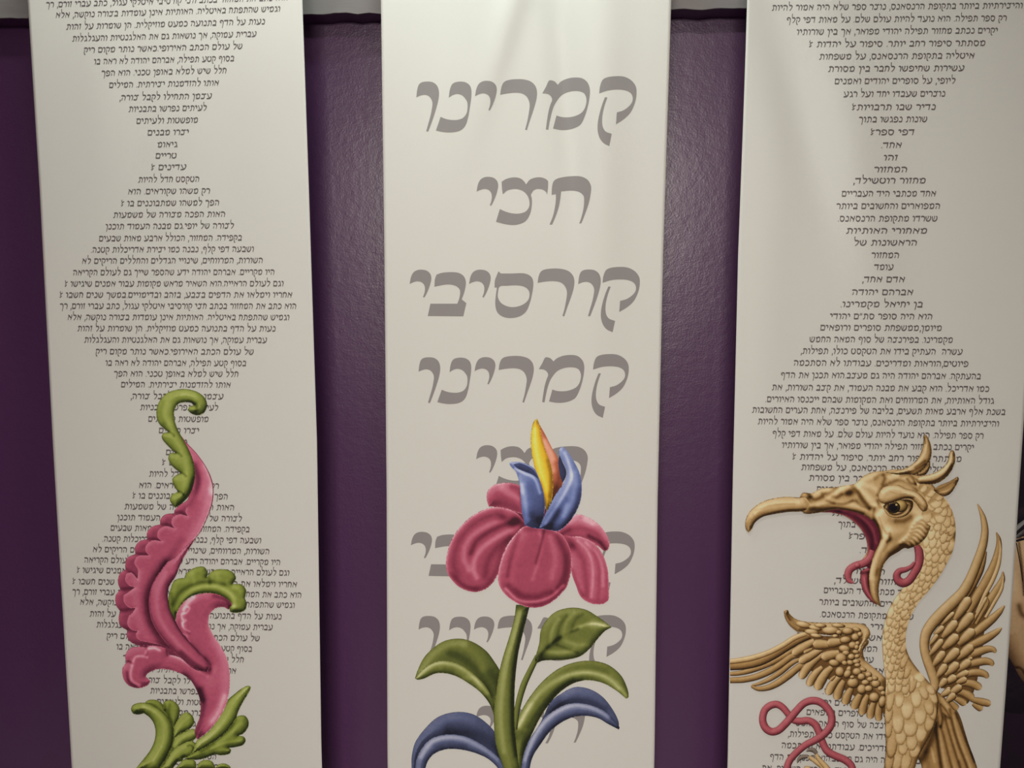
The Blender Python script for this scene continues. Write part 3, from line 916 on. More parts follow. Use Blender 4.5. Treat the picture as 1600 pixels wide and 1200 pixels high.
# pink stem with its lower left curl
pr.shape('stem#1', 'B', "430,470! 620,460 700,400 800,500 870,600 850,660 760,650 640,590 480,540!", 'pink', v0=.22, W=4, k=.1)
pr.shape('stem#1', 'B', "655,300! 690,240 740,200 820,175 900,180 960,205 985,250 965,272! 930,257 880,270 850,310 850,370 880,430 920,490 955,560 970,640 970,730 950,830 900,920 840,990 780,1035! 766,985 795,900 800,830 787,770 745,690 700,655 640,630 560,620 500,640 480,665 508,690! 490,715 440,732 385,720 350,680 342,620 365,580! 358,540 385,500 430,488 480,492! 510,480 560,478 600,500 615,537! 660,545 720,575 770,610 838,640! 857,600 800,540 740,470 712,425! 665,395 655,345", 'pink', v0=.47, W=13, k=.42, rim=.16,
         strokes=[("870,290 860,350 900,450 950,560 962,650 960,730 935,850 880,930", 34, .26), ("760,200 720,240 700,290 690,340 715,420", 16, .22), ("690,310 680,360 730,410", 12, -.15),
                  ("880,190 950,215 975,260", 16, -.22), ("780,600 840,650 850,610 820,570", 20, -.34), ("740,480 800,550 850,620", 14, -.25), ("800,740 815,820 795,930 770,1000", 22, -.26),
                  ("700,650 770,720 810,800", 18, -.22), ("620,530 700,570 790,630 840,660", 12, .22), ("480,530 490,505 530,498 560,510", 9, .28), ("400,590 420,550 470,545 485,550", 9, .26), ("400,600 390,650 400,690 440,715", 10, .26),
                  ("365,580 380,575 400,590", 8, -.25), ("480,492 488,520 480,540", 8, -.25), ("600,500 610,540", 8, -.2), ("520,640 600,600 700,640", 16, .10), ("370,640 380,690 420,722", 10, -.18), ("830,980 900,880 940,780", 20, .2),
                  ("700,270 715,255 735,262 720,290 690,300 695,330 715,335 695,350 700,380 735,400", 7, .22)],
         blobs=[(870, 640, 60, .08), (850, 720, 60, .06)])
# big scalloped leaf: back rim
OUT_R = "@A 690,375! 725,420 790,490 840,560 875,630 890,700 882,790 850,880 810,960 770,1010 735,1070 @B 685,0 655,75 615,140 610,210 640,310 700,420 790,520 850,600 838,642!"
pr.shape('curled_leaf#1', 'B', OUT_R + " 760,620 690,560 640,520 600,500 540,485 440,482! 395,465 370,430 370,393! 335,370 320,330 328,280! 305,245 303,190 330,155! 316,110 328,60 360,38! @A 365,1150 378,1110 425,1088! 422,1050 450,1012 495,1000! 495,960 525,925 572,912! 575,880 605,852 655,846! 660,825 690,795 735,765 745,715 735,660 728,590 712,510 696,430", 'pink', v0=.34, W=9, k=.40, rim=.14,
         strokes=[("@A 425,1088 470,1090 505,1095", 12, -.16), ("@A 495,1000 540,1000 580,1012", 12, -.16), ("@A 572,912 620,915 655,934", 12, -.16), ("@A 655,846 690,840 735,862", 12, -.16),
                  ("@B 360,38 400,60 430,92", 12, -.16), ("@B 330,155 370,150 415,142", 12, -.16), ("@B 328,280 360,275 415,262", 12, -.16), ("@B 370,393 400,392 440,395", 12, -.16)])
# inner face with scalloped bright edge
pr.shape('curled_leaf#1', 'B', "@A 690,390! 725,428 790,495 838,565 870,635 885,705 876,790 845,880 805,960 765,1012 730,1070 @B 684,0 640,60 600,20! 545,75~ 505,160~ 497,250~ 515,340~ 560,420 625,500! 560,478 500,465 450,455! 428,440 420,418 430,398! 395,390 370,355 378,310! @B 405,285 418,262! 385,262 352,230 347,190! 385,165 415,142! 380,130 357,95 366,60! 395,55 430,92! @A 440,1185 418,1140 440,1100 505,1095! 485,1070 490,1035 525,1007 580,1012! 555,985 562,945 600,922 655,934! 640,905 648,870 690,852 735,862! 722,830 745,790 770,745 765,690 755,600 725,500", 'pink', v0=.50, W=7, k=.22, rim=.16,
         strokes=[("@A 880,720 860,850 800,980 730,1090", 44, .22), ("@A 740,470 800,560 830,650 800,740", 24, .10), ("@A 780,560 800,640 785,720 740,790", 22, -.26), ("@B 600,5 545,80 503,165 495,250 515,345 570,440 630,505", 34, -.34),
                  ("@A 700,1010 640,1100 600,1160", 26, -.10), ("@B 430,60 420,150 425,250 450,340 520,430", 34, .06), ("@A 840,560 870,640 885,720", 20, .2)])
# raised rib
pr.shape('rib#1', 'B', "@A 790,985! 730,1080 @B 685,0 655,75 615,140 610,210 640,310 700,420 790,520 850,600 838,640! 760,612 690,555 615,480 552,400 517,330 502,240 510,150 550,70 605,-5 @A 655,1110 720,1045", 'pink', v0=.46, W=11, k=.5, rim=-.05,
         strokes=[("600,60 555,150 545,240 570,340 640,440 730,540 820,620", 16, .12), ("640,130 622,200 640,300 710,420 800,520", 14, -.22), ("690,520 760,580 830,630", 16, -.2), ("@A 720,1070 @B 640,50", 20, .12)])
# green hood over the pink curl
pr.shape('hood_leaf#1', 'B', "652,335! 620,270 612,200 625,150 640,110 665,92 705,86! 718,58 770,25 820,22 842,55 838,82! 870,45 930,35 985,50 1007,85 990,122! 1040,125 1067,160 1060,205! 1070,240 1060,275 1022,290 975,285 970,258! 985,240 950,207 890,180 820,176 750,192 695,235 662,290", 'green', v0=.46, W=10, k=.5, rim=-.12,
         strokes=[("660,270 700,205 770,150 860,132 940,155 990,200 995,250", 16, .24), ("640,240 680,170 760,125 860,110 940,125", 14, -.18), ("750,60 760,110", 16, .10), ("850,90 855,120", 12, -.18), ("900,60 900,110", 18, .10), ("1000,140 1040,170 1050,210", 16, .08), ("630,180 640,260 655,320", 12, -.14), ("985,270 1030,280", 12, -.15)])
# green crook at the top
pr.shape('crook#1', 'A', "662,813! 632,772 640,738 677,718! 648,668 648,635 692,606! 640,560 621,520 632,490 662,486! 605,430 582,395 590,370 620,362! 565,310 550,250 562,190 600,140 650,115 720,106 790,122 835,155 852,200 835,245 800,262 765,255 741,235 745,212 772,203! 755,188 715,185 680,195 658,230 656,280 670,330 700,390 740,460 768,530 780,600 775,660 748,735 700,788", 'green', v0=.54, W=14, k=.55, rim=-.16,
         strokes=[("640,300 650,200 700,150 770,150", 26, .12), ("620,200 600,260 640,340 680,430 720,520 735,600 720,680", 22, .10), ("740,185 780,195 790,230 770,250", 12, -.28), ("620,362 640,368 655,385", 8, -.25), ("662,486 685,490 700,505", 8, -.25), ("692,606 712,610 725,625", 8, -.25), ("677,718 700,722 710,735", 8, -.25), ("775,650 750,735 690,800", 22, -.24), ("590,180 575,250 600,310", 14, -.1)])
pr.finish()

# ------------------------------------------------------------------ picture on the middle banner: flower
pr = Print(sh_mid, t_mid, 'flower_print', (193, 188, 174))
pr.shape('blue_leaf#1', 'D', "85,1330! 92,1200 93,1130 115,1040 180,950 260,880 370,850 470,862 550,910 615,980 640,1060 660,1180! 640,1200 540,1080 430,1020 320,1005 220,1030 160,1080 125,1160 112,1330!", 'slate', v0=.36, W=16, k=.40, rim=.08, strokes=[("130,1080 220,960 350,890 470,900", 26, .06), ("320,960 450,975 560,1020 640,1110", 36, -.16)])
pr.shape('blue_leaf#1', 'D', "108,1330! 115,1200 125,1140 162,1068 222,1013 320,990 430,1003 540,1058 625,1125 690,1205 740,1330! 680,1330! 640,1215 580,1150 500,1110 400,1085 310,1083 240,1108 200,1148 180,1200 170,1330!", 'slate', v0=.54, W=11, k=.55, rim=-.10, strokes=[("150,1130 220,1040 320,1010 430,1022 540,1075 630,1140", 18, .16), ("240,1060 330,1040 430,1060", 18, -.10)])
pr.shape('blue_leaf#2', 'D', "860,1000! 925,860 960,790 1020,740 1110,695 1200,705 1280,750 1340,820 1385,905 1388,955! 1320,890 1260,850 1180,820 1100,815 1030,835 960,880 900,960", 'slate', v0=.44, W=14, k=.42, rim=.06, strokes=[("960,850 1080,780 1200,780 1300,830", 24, -.14), ("900,930 960,830 1010,780", 30, -.18)])
# arching green leaf
pr.shape('arching_leaf#1', 'D', "735,960! 780,840 850,730 920,650 1010,580 1110,540 1220,530 1320,555 1400,620 1440,700 1449,755 1435,768! 1370,715 1290,670 1200,652 1120,665 1040,710 970,780 900,880 840,1000 800,1100 775,1250! 740,1250!", 'leaf', v0=.48, W=12, k=.5, rim=-.06,
         strokes=[("760,940 850,790 930,700 1010,645 1100,612 1200,605 1310,635 1390,700 1432,752", 18, .26), ("860,780 960,660 1080,580 1200,560 1310,590", 22, -.10), ("820,940 900,820 1000,710 1100,650", 20, -.16), ("1180,650 1280,655 1380,710", 18, .15), ("750,1000 800,1000 800,1100", 40, -.15)])
pr.shape('blue_leaf#2', 'D', "765,1330! 785,1150 820,1040 870,960 920,890 1000,830 1080,797 1170,797 1260,825 1330,870 1392,945 1388,960! 1320,925 1260,890 1190,875 1110,880 1030,915 960,970 900,1050 850,1130 830,1210 822,1330!", 'slate', v0=.52, W=11, k=.5, rim=-.08, strokes=[("800,1150 870,985 960,880 1080,815 1180,815 1280,850 1370,930", 16, .20), ("840,1140 920,1000 1040,890", 22, -.06), ("1340,900 1385,950", 20, -.25)])
# leaf on its own stalk
pr.ribbon('upper_leaf#1', 'D', "735,960,18 755,820,18 790,690,20 835,590,18 880,500,16", 'leaf', v0=.44, k=.5, cap=False)
pr.shape('upper_leaf#1', 'D', "862,520! 890,420 900,340 940,270 1000,220 1090,198 1180,210 1250,250 1300,285 1343,320! 1300,345 1250,400 1210,450 1150,500 1070,522 980,526 910,530 872,548!", 'leaf', v0=.46, W=12, k=.45, rim=-.05,
         strokes=[("870,525 950,440 1040,372 1130,330", 12, -.24), ("1040,372 1130,322 1230,298 1335,320", 12, .20), ("960,425 975,330 1010,270", 14, .12), ("1000,395 1020,310 1060,250", 12, -.12), ("1040,370 1065,280 1110,230", 14, .10), ("1090,340 1120,270 1160,240", 12, -.12), ("930,470 1010,480 1100,470", 18, .16), ("1040,400 1120,430 1190,430", 18, .12), ("1000,430 1080,460 1130,480", 10, -.14), ("900,500 960,440 1020,390", 26, -.14), ("1220,300 1290,310", 24, .16)])
# left leaf
pr.shape('drooping_leaf#1', 'D', "612,880! 605,800 580,740 520,680 450,650 370,600 300,580 240,585 180,615 135,648 113,640! 130,590 170,510 240,440 310,402 400,392 480,415 560,470 620,550 650,600! 650,760", 'leaf', v0=.36, W=12, k=.42, rim=-.02,
         strokes=[("150,600 230,500 320,440 420,420", 26, .14), ("420,440 500,500 540,580", 26, .08), ("330,480 420,520 520,620 590,740", 26, -.12), ("590,600 640,700", 30, -.14)])
pr.shape('drooping_leaf#1', 'D', "613,890! 580,800 520,725 450,672 370,626 300,608 240,610 180,637 135,649 113,641! 150,595 210,550 270,530 340,535 410,560 480,612 545,675 590,750 612,800!", 'leaf', v0=.52, W=9, k=.45, rim=-.10,
         strokes=[("130,630 190,575 260,545 340,550 420,585 500,650 570,730", 14, .18), ("300,580 350,590", 16, -.08), ("420,640 480,640 520,700", 18, .10), ("560,760 600,830", 16, -.16)])
# stem
pr.shape('stem#1', 'D', "745,180! 735,260 700,390 665,500 640,600 620,720 608,840 610,980 625,1080 660,1180 700,1330! 770,1330! 765,1200 752,1100 738,960 735,800 740,650 760,480 790,350 820,230 832,180!", 'leaf', v0=.50, W=15, k=.5, rim=-.10,
         strokes=[("770,220 730,380 690,520 660,700 650,900 670,1100", 16, .12), ("800,260 760,430 730,600 720,800 725,980 745,1120", 18, -.18), ("760,190 820,200", 26, -.22)])
# petals
pr.shape('petal#1', 'C', "600,590! 800,560 960,640 1090,760 1100,860 1060,930 800,900 660,720!", 'petal', v0=.16, W=4, k=.1)
pr.shape('petal#1', 'C', "575,607! 562,560 568,510 600,475 660,458 730,462 790,490 810,560 800,660! 700,625 640,608", 'petal', v0=.49, W=13, k=.45, rim=.30, strokes=[("660,490 700,520 760,560", 26, .14), ("600,580 660,560 740,590", 30, -.10), ("720,480 770,500 790,560", 20, -.16)])
pr.shape('petal#2', 'C', "1000,770! 1060,700 1120,655 1190,670 1260,715 1310,780 1330,840 1316,880 1292,882! 1260,855 1190,815 1120,800 1050,815", 'petal', v0=.55, W=11, k=.42, rim=.28, strokes=[("1050,730 1130,690 1220,720", 24, .12), ("1040,770 1130,745 1230,770 1300,830", 18, -.12), ("1020,760 1060,740", 34, -.22), ("1200,790 1270,830 1300,870", 14, -.28), ("1180,680 1270,740 1320,830", 20, .12)])
pr.shape('petal#3', 'C', "1000,775! 1080,790 1150,795 1210,820 1265,870 1300,935 1320,1010 1325,1100 1322,1190 1285,1216 1210,1210 1150,1170 1120,1100 1095,1030 1075,900", 'petal', v0=.55, W=11, k=.35, rim=.30, strokes=[("1130,820 1190,880 1220,960 1225,1060 1215,1170", 11, .16), ("1180,830 1250,900 1285,990 1290,1100", 12, .14), ("1100,850 1160,930 1180,1050 1190,1160", 18, -.12), ("1220,860 1260,960 1265,1080 1260,1180", 12, -.08), ("1095,1000 1120,1090 1160,1160", 14, -.16), ("1010,780 1070,800 1090,850", 30, -.22)])
pr.shape('petal#4', 'C', "830,730! 790,690 740,640 640,610 560,620 470,665 390,740 340,820 310,920 310,1000 340,1060 400,1115 480,1140 550,1125 610,1070 645,1000 670,900 710,830 780,780", 'petal', v0=.44, W=12, k=.42, rim=.40,
         strokes=[("700,690 580,720 480,780 430,850 420,930 450,1000", 20, .16), ("760,730 640,790 540,860 490,930 480,1000 500,1050", 18, .20), ("640,640 520,680 430,750 370,850 350,950 380,1040", 26, -.10), ("740,690 600,750 500,820 460,900", 18, -.18), ("700,800 620,870 570,950 550,1040", 24, -.12), ("760,690 700,690 660,680", 30, -.2), ("790,720 730,720", 30, -.25), ("340,1030 420,1100 500,1120", 16, -.10)])
pr.shape('petal#5', 'C', "870,728! 800,728 740,780 690,850 655,930 635,1010 635,1080 665,1140 720,1190 800,1230 870,1238 950,1215 1020,1160 1065,1100 1090,1000 1090,900 1060,820 1020,772 950,745", 'petal', v0=.44, W=15, k=.42, rim=.42,
         strokes=[("890,750 905,850 880,960 850,1060", 14, .10), ("920,760 900,850 870,960", 10, -.18), ("800,790 740,900 710,1020 720,1100", 32, .06), ("760,780 720,900 690,1040", 16, -.14), ("1000,790 1050,900 1050,1020 1010,1110", 22, -.14), ("960,800 990,920 970,1050", 24, .10), ("680,1120 760,1190 860,1200 960,1170 1040,1100", 10, .26), ("700,1100 780,1160 870,1170 960,1140", 24, -.16), ("800,740 880,745 970,760", 22, -.18)])
# yellow and orange spikes
pr.shape('orange_spike#1', 'C', "890,90! 930,160 970,240 1012,312 1036,400 1034,470 995,540 935,640! 930,500 940,400 915,250", 'orange', v0=.50, W=10, k=.42, rim=.0, strokes=[("930,200 970,290 985,380", 22, .20), ("990,340 1010,430 980,530", 20, -.20), ("960,420 985,500 950,600", 24, -.16)])
pr.shape('yellow_spike#1', 'C', "935,640! 905,500 872,400 845,280 837,180 850,90 873,58 893,100 905,170 935,270 965,350 976,430 975,520 960,590", 'yellow', v0=.62, W=11, k=.5, rim=-.08, strokes=[("870,130 870,250 900,380 930,500", 20, .12), ("940,320 962,420 955,540", 14, -.16), ("890,470 920,570 940,630", 26, -.30), ("855,90 880,75", 16, -.12)])
# blue petals
pr.shape('blue_petal#1', 'C', "800,723! 782,640 773,540 766,460 745,390 715,357 704,335 722,328 770,328 815,342 862,372 892,435! 915,510 926,590 920,660 895,745! 850,740", 'blue', v0=.40, W=13, k=.45, rim=.10, grad=(840, 700, 760, 340, .22), strokes=[("785,470 800,570 815,680", 16, .18), ("740,370 800,400 860,430 895,520", 10, .26), ("840,480 870,580 860,690", 30, -.10), ("830,660 900,700", 40, -.16), ("770,420 785,520", 12, .10)])
pr.shape('blue_petal#1', 'C', "728,342! 765,335 812,350 858,382 890,438! 850,408 800,388 755,368", 'blue', v0=.16, W=6, k=.2, rim=.08)
pr.shape('blue_petal#2', 'C', "888,742! 920,670 960,590 1000,520 1040,462 1062,400 1045,340 1018,290 1014,250 1034,232 1065,258 1105,320 1140,390 1155,460 1150,560 1120,640 1070,712 1012,757 950,752", 'blue', v0=.42, W=14, k=.45, rim=.10, grad=(950, 720, 1080, 300, .24), strokes=[("1050,270 1080,350 1090,430 1050,520 990,620 930,710", 12, .20), ("1110,400 1120,500 1090,600 1030,700", 24, .10), ("1000,640 950,720", 36, -.22), ("1140,500 1110,620 1040,720", 18, -.12), ("1060,560 1000,660 960,730", 16, -.08), ("1040,660 1060,600", 20, .14)])
pr.shape('blue_petal#2', 'C', "1016,285! 1035,325 1058,380 1058,415 1036,460! 1018,400 1010,330", 'blue', v0=.10, W=5, k=.15, rim=.05)
pr.finish({'blue_leaf#1': 'slate blue arching leaf', 'blue_leaf#2': 'slate blue arching leaf', 'yellow_spike#1': 'yellow pointed spike', 'orange_spike#1': 'orange pointed spike', 'blue_petal#1': 'blue cupped petal', 'blue_petal#2': 'blue cupped petal'})

# ------------------------------------------------------------------ picture on the right banner: winged bird
pr = Print(sh_right, t_right, 'bird_print', (190, 180, 167))
# tail
pr.shape('tail', 'E8', "810,230! 900,290 1000,400 1080,480 1130,580 1180,740 1230,900 1310,1115 1400,1420! 560,1420! 640,1200 596,1060 620,960 680,820 730,700 760,560", 'gold', v0=.50, W=10, k=.35, rim=-.2, step=1.6,
         strokes=[("990,470 1040,700 1100,900 1200,1160 1260,1400", 20, -.28), ("930,560 1000,800 1060,1000 1130,1220 1180,1400", 20, -.28), ("880,680 930,850 980,1050 1030,1230", 20, -.28), ("820,640 845,900 890,1220", 26, -.34), ("1065,510 1130,690 1200,880 1300,1120", 16, -.26),
                  ("1030,560 1080,760 1160,980 1250,1200", 22, .10), ("960,620 1030,850 1100,1080", 22, .12), ("900,720 950,900 1000,1080 1050,1220", 22, .10), ("850,720 890,950 940,1220", 24, .10), ("1100,620 1160,790 1240,990", 16, .06),
                  ("790,560 770,800 720,930 650,1080", 50, -.30), ("700,1000 730,1200", 40, -.08), ("760,950 800,1120", 16, .12), ("830,300 870,420 900,560 880,690", 14, -.22), ("880,400 960,500 990,580 960,560 910,520", 12, -.22), ("850,420 880,520 910,620 870,690 840,560", 10, -.1), ("900,330 960,430 1000,540", 24, .12)])
# right wing
FE = dict(v0=.52, k=.52, edge=-.34, tip=.08)
pr.shape('raised_wing', 'E7', "420,700! 560,420 800,150 900,0 1150,0 1150,330 1100,560 1080,760 1050,950 1000,1200 900,1430 830,1420 700,1280 520,1200", 'gold', v0=.22, W=6, k=.2, step=2.4)
L = lambda *a, **k: pr.leaf('raised_wing', *a, **{**FE, **k})
R = lambda *a, **k: pr.ribbon('raised_wing', *a, **{**dict(v0=.52, k=.5, edge=-.30), **k})
for a in ((960, 1435, 1085, 1510, 90), (930, 1380, 1190, 1440, 100)):
    L('E7', *a)
L('E8', 1000, 370, 1095, 470, 85)
L('E8', 1050, 330, 1195, 410, 95, bend=-.06)
L('E8', 1080, 250, 1290, 340, 110, bend=-.10)
L('E8', 1120, 150, 1385, 215, 110, bend=-.14)
R('E7', "860,1080,40 960,1050,48 1060,1050,50 1120,1075,42 1150,1120,22", 'gold')
R('E7', "880,960,40 1000,925,52 1120,905,50 1190,925,40 1210,968,20", 'gold')
R('E7', "900,840,45 1020,795,55 1140,755,48 1215,760,36 1252,800,18", 'gold')
R('E7', "920,720,45 1060,655,58 1180,590,50 1270,530,36 1325,485,10", 'gold', tip=.1)
R('E7', "930,600,45 1080,480,60 1210,370,54 1300,280,38 1360,205,10", 'gold', tip=.1)
R('E4', "1080,1420,40 1180,1260,56 1270,1120,52 1330,1000,36 1338,900,8", 'gold')
R('E4', "1120,1480,20 1230,1290,24 1320,1120,22 1345,960,10", 'horn', v0=.55)
R('E4', "900,1420,50 1020,1210,62 1140,1010,66 1230,820,56 1280,640,44 1285,500,28 1252,410,7", 'gold', v0=.50)
R('E4', "1010,1420,18 1110,1200,26 1210,1010,28 1280,820,26 1306,640,18 1296,510,8", 'horn', v0=.58, edge=-.25)
R('E4', "880,1230,30 970,1080,36 1060,900,34 1100,780,24 1130,650,10", 'gold', v0=.36)
R('E7', "455,1320,40 490,1200,60 455,1060,64 395,900,60 360,760,60 358,650,62 392,530,70 485,400,76 610,270,76 740,145,74 840,40,70 @E4 930,1000,64 1015,790,60 1085,580,54 1112,400,46 1092,240,36 1052,130,20 1016,55,6", 'horn', v0=.50, k=.5, edge=-.26, n=13)
R('E7', "1000,440,20 1080,300,26 1150,170,22 1130,95,8", 'gold', v0=.45)
for a in ((950, 440, 1135, 100, 50), (740, 390, 925, 105, 135), (770, 540, 962, 305, 140), (785, 700, 978, 505, 140), (770, 880, 962, 705, 135), (880, 900, 955, 860, 50), (770, 1030, 932, 895, 120), (750, 1110, 908, 1035, 90),
          (760, 1180, 885, 1120, 90), (585, 610, 762, 400, 125), (595, 750, 778, 575, 135), (610, 930, 787, 750, 135), (620, 1080, 783, 925, 125), (630, 1180, 752, 1090, 110), (575, 450, 726, 292, 62), (480, 580, 597, 468, 84),
          (425, 700, 522, 570, 66), (425, 830, 585, 630, 92), (470, 960, 607, 782, 112), (520, 1100, 632, 942, 112), (550, 1230, 632, 1122, 100)):
    L('E7', *a, pal='horn', v0=.50, tip=.16, root=-.18, edge=-.42)
for a in ((970, 280, 1062, 175, 0), (900, 280, 1000, 195, 66), (1000, 270, 1142, 172, 110), (890, 300, 1000, 225, 90), (960, 370, 1060, 270, 100)):
    if a[4]:
        L('E8', *a, pal='horn', v0=.50, tip=.12, root=-.15, edge=-.42)
# left wing
pr.shape('spread_wing', 'G', "395,300! 560,320 730,310 775,350 745,400 765,470 860,560 868,740! 800,700 700,640 600,570 500,520 430,480 390,400", 'gold', v0=.22, W=6, k=.2, step=2.4)
L = lambda *a, **k: pr.leaf('spread_wing', *a, **{**FE, **k})
R = lambda *a, **k: pr.ribbon('spread_wing', *a, **{**dict(v0=.48, k=.5, edge=-.32), **k})
B = lambda *a, **k: pr.blob('spread_wing', *a, **k)
R('E5', "1010,440,40 900,580,36 720,700,38 540,790,38 340,860,38 200,895,30 85,905,26", 'gold', cap=False)
R('E5', "960,660,36 850,690,40 740,770,42 590,865,44 430,935,42 260,975,40 85,985,36", 'gold', cap=False)
R('E5', "960,720,24 860,770,32 720,880,36 600,960,32 470,1020,24 350,1052,12", 'gold')
R('E5', "1060,760,36 960,810,44 820,920,48 680,1020,44 560,1075,38 440,1090,30 345,1058,14", 'gold')
R('E5', "1080,420,46 960,470,52 800,560,56 640,660,56 460,750,54 260,800,50 85,815,46", 'gold', v0=.40, cap=False)
R('E5', "1040,400,30 900,450,34 740,550,34 560,640,34 360,705,36 200,735,34 85,750,32", 'horn', v0=.60, cap=False)
for a in ((1090, 1080, 1068, 1338, 100), (1010, 1090, 958, 1310, 105), (930, 1010, 855, 1262, 112), (850, 990, 752, 1190, 116), (730, 920, 640, 1132, 118), (630, 830, 538, 1072, 120)):
    L('E6', *a, bend=.06)
for a in ((1470, 930, 1305, 1172, 116), (1360, 820, 1172, 1110, 136), (1240, 820, 1066, 1062, 110), (1250, 660, 968, 968, 120)):
    L('E5', *a, bend=.08, pal='horn', v0=.47)
L('E6', 520, 770, 455, 830, 46)
for a in ((1230, 600, 945, 760, 120), (1140, 490, 862, 660, 130), (1350, 540, 1118, 535, 140), (1480, 500, 1298, 525, 132), (1450, 640, 1226, 705, 140), (1490, 760, 1320, 775, 84)):
    L('E5', *a, pal='horn', v0=.46, tip=.12)
L('E5', 1110, 590, 1005, 640, 50)
pr.shape('spread_wing', 'G', "322,190! 330,182 345,182 352,200 385,228 440,243 540,248 650,248 730,253 770,275 783,312 765,345 742,380 740,430 780,470 840,520 872,560 872,650 855,660! 800,600 740,520 700,460 715,390 740,335 700,310 600,318 500,308 440,300 395,298! 355,265 330,225", 'horn', v0=.50, W=12, k=.45, rim=-.12,
         strokes=[("340,200 370,240 420,270", 10, -.14), ("420,262 480,285 540,280", 9, -.14), ("760,290 750,340 730,390", 18, .12), ("780,480 840,540", 22, .06), ("850,560 860,640", 16, -.20), ("340,188 338,205 355,235", 5, -.2)])
for a in ((1010, 292, 110, 40, 14), (1150, 330, 85, 34, 14), (1215, 300, 80, 28, 5), (1440, 300, 90, 28, 6), (1350, 362, 118, 52, 2), (1110, 382, 95, 38, 8), (1165, 428, 80, 28, 12), (1400, 430, 40, 22, 0)):
    B('E5', *a, pal='horn', v0=.56)
for a in ((680, 210, 78, 48, 4), (570, 225, 40, 30, 10), (790, 190, 60, 30, 20), (650, 320, 78, 46, -4), (775, 285, 54, 50, 0), (830, 250, 34, 34, 0), (740, 388, 54, 48, 0), (800, 362, 30, 28, 0), (640, 432, 78, 48, 10), (790, 412, 30, 34, 0), (655, 485, 50, 36, 0), (595, 552, 76, 72, 24),
          (780, 470, 48, 28, 10), (725, 530, 48, 40, 0), (795, 525, 34, 30, 0), (640, 610, 40, 32, 20), (710, 605, 46, 34, 20), (785, 590, 52, 30, 0), (510, 610, 74, 46, 12), (580, 720, 60, 68, 0), (690, 690, 32, 48, 20), (675, 745, 46, 60, 30), (800, 635, 42, 26, 0), (795, 718, 60, 50, 0),
          (870, 690, 46, 26, 20), (850, 782, 52, 46, 0), (937, 755, 46, 38, 0), (745, 860, 78, 66, 0), (735, 785, 32, 24, 0), (900, 852, 54, 36, 0), (960, 810, 46, 32, 0), (1030, 868, 62, 54, 0), (855, 940, 62, 66, 0), (940, 930, 54, 44, 0), (1095, 930, 48, 36, 0), (1020, 800, 40, 30, 10), (1010, 1040, 70, 66, 0), (1120, 985, 36, 30, 0), (1110, 1095, 48, 80, 8)):
    B('E6', *a, pal='horn', v0=.50)
# serpent
pr.ribbon('serpent', 'E9', "1165,1120,36 1155,1040,36 1130,968,38 1060,912,40 960,870,40 882,820,40 832,725,38 800,630,38 760,550,40 690,508,38 600,513,38 530,500,34 480,440,34 420,370,36 360,338,38 290,352,38 232,405,38 212,500,38 240,580,40 300,622,40 370,610,40 440,550,40 510,470,40 570,400,38 640,330,38 720,300,40 800,310,40 880,370,40 930,460,38 920,560,40 850,650,38 760,710,38 660,762,36 560,845,36 490,930,36 462,1020,36 450,1140,36", 'red', v0=.48, k=.46, edge=-.16, mid=.06, cap=False, n=11, over=True)
# foot with claws
for p in ("900,1120,40 850,1000,34 760,930,24 690,880,20", "960,1120,40 870,990,30 800,910,22 760,845,18", "760,1140,40 700,1020,30 640,1000,24"):
    pr.ribbon('foot', 'E9', p, 'horn', v0=.56)
for p in ("680,880,20 620,888,24 590,910,18 570,952,4", "775,850,18 740,815,26 700,812,20 664,832,4"):
    pr.ribbon('claw#' + p[:3], 'E9', p, 'claw', v0=.40)
# throat and mouth
pr.shape('mouth', 'F', "415,470! 520,478 575,480 640,495 690,525 735,570 763,625 765,690 740,740 790,790! 840,700 850,600 800,510 720,470 600,452 500,455", 'mouth', v0=.26, W=9, k=.3, rim=.10,
         strokes=[("560,486 650,505 710,550 750,610 762,680 745,735", 11, .40), ("600,470 690,490 750,540 790,610 790,680", 10, -.14), ("640,475 730,505 790,560 812,640", 9, .14), ("430,475 520,472", 9, .2)])
pr.ribbon('tongue', 'E3', "510,560,40 470,660,48 390,725,50 300,750,48 225,800,48 200,870,46 220,940,34 275,968,8", 'red', v0=.50, k=.5, edge=-.16)
pr.shape('tongue', 'E3', "362,820! 440,780 480,800 470,950 490,1080 535,1180 565,1235 510,1212 430,1130 378,1030 358,920", 'red', v0=.40, W=8, k=.5, strokes=[("380,840 440,830", 24, -.25), ("400,900 430,1050 500,1180", 12, .14), ("455,850 460,1000 520,1160", 10, -.25)])
pr.blob('tongue', 'E3', 320, 748, 36, 30, 0, 'red', v0=.56, edge=-.14)
